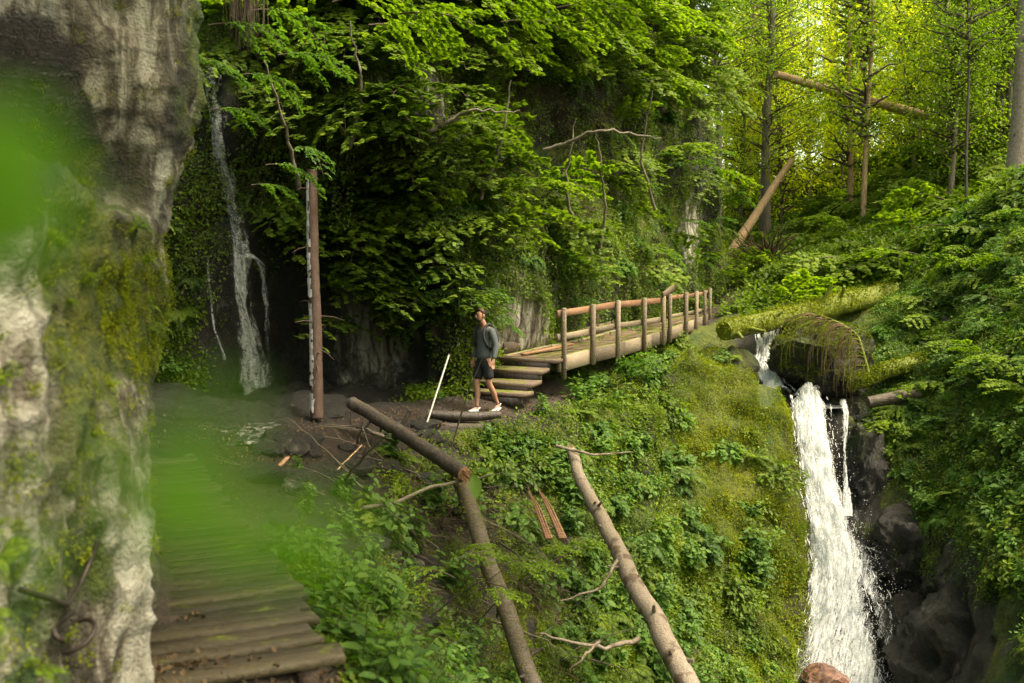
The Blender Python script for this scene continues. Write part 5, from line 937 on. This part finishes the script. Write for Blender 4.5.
# past 300 of a kind: the largest-looking 300 stay individuals, the rest become one thicket
def merge_rest(limit=290):
    by = {}
    for o, sz in REG: by.setdefault(o.name.split('.')[0], []).append((sz, o))
    for kind, lst in by.items():
        if len(lst) <= limit: continue
        lst.sort(key=lambda q: -q[0]); rest = [o for _, o in lst[limit:]]; cache = {}; V, T, A, MI = [], [], [], []; mats = []; n = 0
        for o in rest:
            me = o.data
            if me.name not in cache:
                me.calc_loop_triangles(); v = np.zeros(len(me.vertices) * 3, np.float32); me.vertices.foreach_get('co', v); t = np.zeros(len(me.loop_triangles) * 3, np.int32); me.loop_triangles.foreach_get('vertices', t)
                pi = np.zeros(len(me.loop_triangles), np.int32); me.loop_triangles.foreach_get('polygon_index', pi); a = np.zeros(len(me.polygons), np.float32); me.attributes['rnd'].data.foreach_get('value', a); mi = np.zeros(len(me.polygons), np.int32); me.polygons.foreach_get('material_index', mi)
                for m in me.materials:
                    if m not in mats: mats.append(m)
                mp = np.array([mats.index(m) for m in me.materials]); cache[me.name] = (v.reshape(-1, 3), t.reshape(-1, 3), a[pi], mp[mi[pi]])
            v, t, a, mi = cache[me.name]; mw = np.array(o.matrix_world if o.matrix_world != Matrix() else o.matrix_basis); v2 = v @ mw[:3, :3].T + mw[:3, 3]; V.append(v2); T.append(t + n); A.append(a); MI.append(mi); n += len(v)
            bpy.data.objects.remove(o)
        o = obj({'fern': 'ferns', 'herb': 'herbs'}.get(kind, kind + '_thicket'), mesh(kind, np.concatenate(V), np.concatenate(T), mats, {'rnd': np.concatenate(A)}, np.concatenate(MI))); tag(o, 'dense growth of smaller %s plants filling in between the others' % kind.replace('_', ' '), 'undergrowth', None, 'stuff')
# ------------------------------------------------------------------ trees
def crown(seed, Rr=3.2, H=7.5, n=5200, leaf=.17, mat='leaf_lime', cone=False, clumps=60):
    r = np.random.default_rng(seed); mb = MB(); P, A, N = [], [], []
    for c in range(clumps):
        z = r.random() * H; a = r.uniform(0, 6.28)
        prof = (1 - z / H) ** .8 + .08 if cone else math.sin(min(1, z / H * .9 + .12) * math.pi) ** .7
        q = Rr * prof * r.uniform(.25, 1.05); cc = np.array([math.cos(a) * q, math.sin(a) * q, z]); t = np.linspace(0, 1, 6)
        base = np.array([0, 0, max(0, z - q * (.45 if not cone else -.1))]); s = base + (cc - base) * t[:, None] + r.normal(0, .05, (6, 3)); s[0] = base; mb.tube(s, np.linspace(.05, .012, 6), 4, .5, 1, cap=False)
        k = n // clumps; w_ = r.uniform(.5, 1.05); g = r.normal(0, 1, (k, 3)) * [w_ * .62, w_ * .62, .17 if not cone else .12]; g[:, 2] -= .18 * np.hypot(g[:, 0], g[:, 1]); P.append(cc + g); A.append(nrm(g * [1, 1, .3] + r.normal(0, .4, (k, 3)) - [0, 0, .25])); N.append(nrm(np.array([0, 0, 1]) + r.normal(0, .4, (k, 3))))
    P, A, N = map(np.concatenate, (P, A, N)); mb.leaves(P, A, N, leaf * r.uniform(.6, 1.2, len(P)), LEAF2 if not cone else (BLADE[0] * [1.2, 1.4, 1], BLADE[1])); return mb.build('crown', [M[mat], M['twig']])
CR = {'lime': [crown(200 + i, 3.1, 7.5, 3300, .17, 'leaf_lime') for i in range(3)], 'gold': [crown(210 + i, 3.3, 8, 1500, .2, 'leaf_sunpaint') for i in range(3)], 'green': [crown(220 + i, 2.6, 6, 4800, .15, 'leaf') for i in range(2)], 'dark': [crown(230, 2.2, 9, 5000, .24, 'needle', True, 110)],
      'small': [crown(240 + i, 1.5, 3.4, 2600, .12, 'leaf_lime', False, 34) for i in range(2)], 'sunny': [crown(250 + i, 1.5, 3.4, 1300, .14, 'leaf_sunpaint', False, 30) for i in range(2)]}
def tree(px, py, d, r0, h, lean, ck, cz, cs, label, group=None, bark='bark_grey', name='tree', base=None, seed=0):
    p = W(px, py, d) if base is None else np.array(base); z = G(p[0], p[1]) - .3; o = thing(name, label, 'tree', (p[0], p[1], z), group)
    P = wander((0, 0, 0), (lean[0], lean[1], h), 18, .25, 0, seed + int(px)); mb = MB(); mb.tube(P, r0 * np.linspace(1, .35, 18) * (1 + .5 * np.exp(-np.linspace(0, 18, 18))), 14, .4, 0, .06, seed=seed); obj('trunk', mb.build('trunk', M[bark], True), o)
    rr = np.random.default_rng(seed + int(d * 7))
    for k, c in enumerate(cz):
        me = CR[ck][rr.integers(len(CR[ck]))]; cr_ = obj('crown', me, o, (lean[0] * c / h, lean[1] * c / h, c)); cr_.rotation_euler = (0, 0, rr.uniform(0, 6)); cr_.scale = (cs,) * 3
    return o
tree(1014, 200, 30, .34, 17, (.3, -.2), 'lime', [10], .9, 'thick mottled beech trunk at the right edge of the picture', bark='bark_beech', seed=1)
tree(968, 180, 30, .05, 9, (-.2, 0), 'small', [5.2], 1., 'thin dark sapling just left of the thick beech trunk', bark='bark_dark', seed=2)
tree(946, 120, 41, .42, 20, (-1.2, 0), 'gold', [10], 1.0, 'big pale trunk standing at the right end of the caught log', bark='bark_beech', seed=3)
tree(862, 240, 35, .10, 15, (.2, 0), 'small', [3.6, 7.5], 1.2, 'slim straight trunk rising in front of the caught log', bark='bark_warm', seed=4)
tree(848, 240, 38, .12, 13, (-.4, 0), 'sunny', [2.6, 6], 1.2, 'slim brown trunk beside the straight one behind the mossy log', bark='bark_warm', seed=5)
tree(766, 230, 40, .2, 14, (.1, 0), 'lime', [3.2, 7], .7, 'grey straight trunk right of the end of the cliff', seed=6)
tree(748, 250, 44, .13, 13, (.3, 0), 'small', [6.5], 1.3, 'thin sunlit trunk beside the cliff end', bark='bark_warm', seed=7)
tree(860, 180, 46, .2, 18, (0, 0), 'dark', [6.5], .8, 'dark conifer standing high behind the caught log', bark='bark_warm', seed=8, name='conifer')
tree(915, 160, 44, .16, 14, (.5, 0), 'lime', [5.5], .9, 'leafy tree left of the big pale trunk', seed=9)
tree(1000, 150, 36, .15, 13, (.2, 0), 'lime', [4], .8, 'leafy tree just behind the thick beech', seed=10)
tree(790, 200, 47, .18, 14, (-.3, 0), 'gold', [4.5], .8, 'sunlit tree above the leaning trunk', seed=12)
tree(720, 200, 39, .14, 14, (-.5, 0), 'lime', [6, 9.5], .75, 'bright green tree just beyond the end of the cliff', seed=13)
# young trees filling the middle distance
rt = np.random.default_rng(5); pos = []
for i in range(400):
    if len(pos) >= 48: break
    d = rt.uniform(33, 56); px = rt.uniform(725, 1060); p = W(px, 200, d)
    if any(np.hypot(p[0] - q[0], p[1] - q[1]) < 1.7 for q in pos) or segd(p[None], PATH2)[0] < 1.6 or d < 33: continue
    if d < 41 and px < 945: continue
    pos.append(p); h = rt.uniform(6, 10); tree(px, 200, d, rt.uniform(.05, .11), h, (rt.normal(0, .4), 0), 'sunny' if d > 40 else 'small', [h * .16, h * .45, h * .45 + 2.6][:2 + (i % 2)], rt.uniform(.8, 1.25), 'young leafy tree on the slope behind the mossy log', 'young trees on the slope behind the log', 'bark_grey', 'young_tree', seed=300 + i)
pos = []
for i in range(900):
    if len(pos) >= 30: break
    d = rt.uniform(48, 105); px = rt.uniform(600, 1100); p = W(px, 150, d)
    if any(np.hypot(p[0] - q[0], p[1] - q[1]) < 4.2 for q in pos): continue
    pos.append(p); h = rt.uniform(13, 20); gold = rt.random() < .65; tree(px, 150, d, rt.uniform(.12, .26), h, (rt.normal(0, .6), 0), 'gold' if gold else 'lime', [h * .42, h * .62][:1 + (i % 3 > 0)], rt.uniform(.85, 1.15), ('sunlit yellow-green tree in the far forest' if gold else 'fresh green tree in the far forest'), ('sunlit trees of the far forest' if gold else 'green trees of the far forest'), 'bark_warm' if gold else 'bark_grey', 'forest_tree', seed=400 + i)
# trees crowning the cliff top (shade the path and close the sky)
for i, (x, y) in enumerate([(-9, 20), (-6, 21), (-3, 21.5), (-.8, 23), (1, 25), (2.6, 28), (3.6, 31), (4.4, 34)]):
    o = thing('cliff_top_tree', 'green tree rooted on top of the cliff', 'tree', (x, y, 12.2), 'trees on top of the cliff'); mb = MB(); P = wander((0, 0, 0), (.5, -1., 6), 12, .3, 0, i); mb.tube(P, np.linspace(.16, .07, 12), 10, .4, 0, .06); obj('trunk', mb.build('trunk', M['bark_grey'], True), o); cr_ = obj('crown', CR['green'][i % 2], o, (.3, -.6, 1.2)); cr_.scale = (.85,) * 3
# two unseen trees added so their crowns dapple the gully and the boardwalk
for (x, y, zc, lx, ly, lb) in ((8.6, 9.3, 12.5, -1.8, .8, 'added unseen tree on the near right bank shading the gully'), (6.2, 2.0, 10.5, -2.2, 2.2, 'added unseen tree near the viewer shading the boardwalk')):
    z0 = G(x, y) - .3; o = thing('added_shade_tree', lb, 'tree', (x, y, z0)); mb = MB(); P = wander((0, 0, 0), (lx, ly, zc + 3 - z0), 20, .2, 0, int(x * 9)); mb.tube(P, np.linspace(.32, .1, 20), 12, .4, 0, .06); obj('trunk', mb.build('trunk', M['bark_grey'], True), o)
    for k, (dx, dy, dz) in enumerate(((0, 0, -2.5), (-1.8, 1, -3.2), (1.6, .8, -3.4))):
        cr_ = obj('crown', CR['green'][k % 2], o, (lx + dx, ly + dy, zc + dz - z0)); cr_.scale = (.95,) * 3; cr_.rotation_euler = (0, 0, k * 2.)
# slender stems growing from ledges of the cliff
for i, (a, b, c) in enumerate([((300, 190, 16.6), (285, 120, 16.2), (262, 60, 15.8)), ((350, 150, 17), (362, 90, 16.6), (350, 20, 16.4)), ((600, 250, 22), (606, 200, 21.6), (596, 130, 21.2)), ((575, 240, 21.2), (566, 180, 20.8), (575, 120, 20.6)), ((655, 210, 24.5), (640, 160, 24), (652, 90, 23.6)), ((480, 200, 18.6), (500, 150, 18.2), (512, 80, 17.9)), ((545, 150, 19.5), (600, 128, 19), (660, 138, 19.5)), ((430, 130, 17.3), (470, 110, 17), (520, 112, 17))]):
    Pq = curve_pts([W(*a), W(*b), W(*c)], 20) + rng.normal(0, .02, (20, 3)); o = thing('sapling', 'thin bare sapling stem growing out of the cliff foliage', 'sapling', tuple(Pq[0]), 'thin stems on the cliff'); mb = MB(); mb.tube(Pq - Pq[0], np.linspace(.04, .012, 20), 7, .4, 0, .05); obj('trunk', mb.build('trunk', M['bark_grey'], True), o)
# root mat hanging at the top left
o = thing('hanging_roots', 'brown dry root strands hanging over the lip above the left waterfall', 'roots', tuple(W(243, -10, 9.5))); mb = MB(); r = np.random.default_rng(4)
for _ in range(90): x, y = r.normal(0, .09), r.normal(0, .12); l = r.uniform(.35, .85); t = np.linspace(0, 1, 7); mb.tube(np.c_[x + r.normal(0, .006, 7).cumsum(), y + r.normal(0, .006, 7).cumsum(), .25 - t * l], np.linspace(.006, .002, 7), 4, r.random(), 0, cap=False)
obj('strands', mb.build('strands', M['twig']), o)
for i, (px, py, d, s, a) in enumerate([(262, 25, 9.5, .8, .2), (235, 60, 10, .7, -.4), (300, 10, 10.5, .9, .5), (255, 110, 11, .7, .1), (228, 20, 9.5, .8, 2.4), (285, 75, 11, .75, .3), (320, 55, 12, .9, .2), (300, 165, 14.5, .9, .1), (330, 150, 15, .9, -.6), (285, 185, 14.8, .7, .4)]):
    o = obj('overhanging_branch', SPs[i % 3], None, tuple(W(px, py, d) - [.5, 0, 0])); o.rotation_euler = (R(-8), .25, a); o.scale = (s,) * 3; tag(o, 'thin leafy branch hanging in front of the left waterfall', 'branch', 'branches hanging above the left waterfall')
for i, (px, py, d, s, a) in enumerate([(400, 2, 10.5, .9, -.3), (470, 14, 10, .95, -.1), (430, 25, 11.5, .9, .2), (530, 2, 11, 1., -.5), (560, 22, 12, .9, -.2), (610, 8, 13, 1., -.3)]):
    o = obj('canopy_branch', SPl[i % 3], None, tuple(W(px, py, d) - [.7, 0, 0])); o.rotation_euler = (R(-12), .2, a); o.scale = (s * .8,) * 3; tag(o, 'bright maple branch reaching in along the top of the picture', 'branch', 'maple branches along the top of the picture')
GB = [spray(140 + i, .95, .085, LEAF4, 12, .3, mats=('leaf_lime', 'twig'), name='gully_branch') for i in range(2)]
# leafy shrub sprays over the dark gully, in front of the mossy trunk
for i, (px, py, d, s, a) in enumerate([(455, 578, 10.9, .75, 2.9), (455, 560, 11, .7, .2), (500, 566, 11, .75, -.1), (440, 590, 10.9, .6, 3.3), (530, 552, 11.2, .6, .3), (560, 545, 11.5, .6, .1), (480, 590, 10.9, .6, -.5), (470, 555, 11.2, .6, 1.2)]):
    o = obj('gully_branch', GB[i % 2], None, tuple(W(px, py, d))); o.rotation_euler = (R(-6), .05, a); o.scale = (s,) * 3; tag(o, 'small leafy spray spreading in front of the mossy trunk', 'branch', 'leafy sprays in front of the mossy trunk')
o = thing('plant', 'plant with one large drooping green leaf at the broken log end', 'plant', tuple(W(474, 478, 13.3))); mb = MB(); mb.leaves(np.array([(0, 0, .05), (.03, 0, .1)]), np.array([(.12, -.25, -1.), (.7, -.3, .1)]), np.array([(.3, -1, .1), (0, -.6, 1.)]), np.array([.34, .2]), LEAF4); obj('leaf', mb.build('leaf', M['leaf_cool']), o)
# dead drooping branch fan over the boulder
o = thing('dead_branch', 'fan of drooping mossy dead twigs over the big boulder', 'branch', tuple(W(862, 340, 23.9))); O = np.array(o.location); mb = MB(); r = np.random.default_rng(8)
A_, B_ = W(868, 372, 22.75), W(812, 314, 23.2); mb.tube(curve_pts([A_ - O, W(858, 335, 22.8) - O, W(838, 322, 22.9) - O, B_ - O], 16), np.linspace(.05, .02, 16), 8, .5); obj('limb', mb.build('limb', M['bark_full_moss'], True), o); mb = MB(); m2 = MB()
for i in range(150):
    q = r.random(); st_ = curve_pts([A_, W(858, 335, 22.75), W(838, 322, 22.85), B_], 20)[int(q * 19)]; l = r.uniform(.5, 1.5); t = np.linspace(0, 1, 10); dx = -r.uniform(.2, .95) * l; P = st_ - O + np.c_[dx * np.sin(t * 1.7), -.25 * t + r.normal(0, .01, 10).cumsum(), .12 * np.sin(t * 3) - t ** 2 * l * r.uniform(.35, .85)]; (mb if i % 3 else m2).tube(P, np.linspace(.011, .003, 10), 4, r.random(), 0, cap=False)
obj('twigs', mb.build('twigs', M['dry']), o); obj('mossy_twigs', m2.build('mossy_twigs', M['moss_blade']), o)
# root plate of a toppled tree behind the bridge end
o = thing('root_plate', 'brown tangled root plate behind the end of the footbridge', 'root plate', tuple(W(768, 275, 33))); mb = MB(); r = np.random.default_rng(18)
for i in range(170): d = nrm(r.normal(0, 1, 3) * [1, .5, .9]); l = r.uniform(.5, 1.6); P = np.c_[np.outer(np.linspace(0, 1, 8), d * l)] + r.normal(0, .05, (8, 3)).cumsum(0) + [0, 0, .4]; mb.tube(P, np.linspace(.04, .008, 8), 4, r.random(), 0, cap=False)
obj('roots', mb.build('roots', M['dry']), o)
merge_rest()
# ------------------------------------------------------------------ leaves right in front of the photographer (out of focus)
def near_twig(label, pts, specs, seed):
    o = thing('foreground_twig', label, 'twig', tuple(pts[0])); O = np.array(pts[0]); mb = MB(); P = curve_pts(pts, 20); mb.tube(P - O, np.linspace(.0014, .0006, 20), 6, .5); obj('stem', mb.build('stem', M['stem'], True), o)
    for (px, py, d, s, az, tl) in specs:
        mb = MB(); c = W(px, py, d) - O; mb.leaves(np.array([c]), np.array([[math.cos(az), tl, math.sin(az)]]), nrm(np.array([[-.2 * math.sin(az), -1, .25]])), np.array([s]), MAPLE, np.array([.6])); obj('leaf', mb.build('leaf', M['leaf_vivid']), o)
    return o
near_twig('blurred bright green leaves close to the lens at the upper left', [W(-160, 330, .23), W(-60, 260, .225), W(20, 190, .22), W(60, 170, .22)], [(-75, 195, .165, .025, .1, .1), (-50, 165, .165, .019, .5, .1), (-25, 225, .165, .015, -.2, .2), (-80, 215, .165, .022, -.3, .1)], 1)
near_twig('blurred green leaves close to the lens hanging over the boardwalk', [W(-200, 560, .22), W(-20, 520, .21), W(150, 470, .20), W(260, 500, .20), W(400, 540, .205)], [(125, 485, .15, .018, -.15, .1), (165, 535, .15, .0135, .3, .1), (200, 440, .15, .010, .9, .1), (245, 530, .15, .0105, -.4, .2), (300, 530, .15, .0100, -.3, .1), (270, 590, .19, .01, 2., .1), (60, 455, .2, .006, .3, .1), (20, 580, .2, .012, 1.2, .1)], 2)
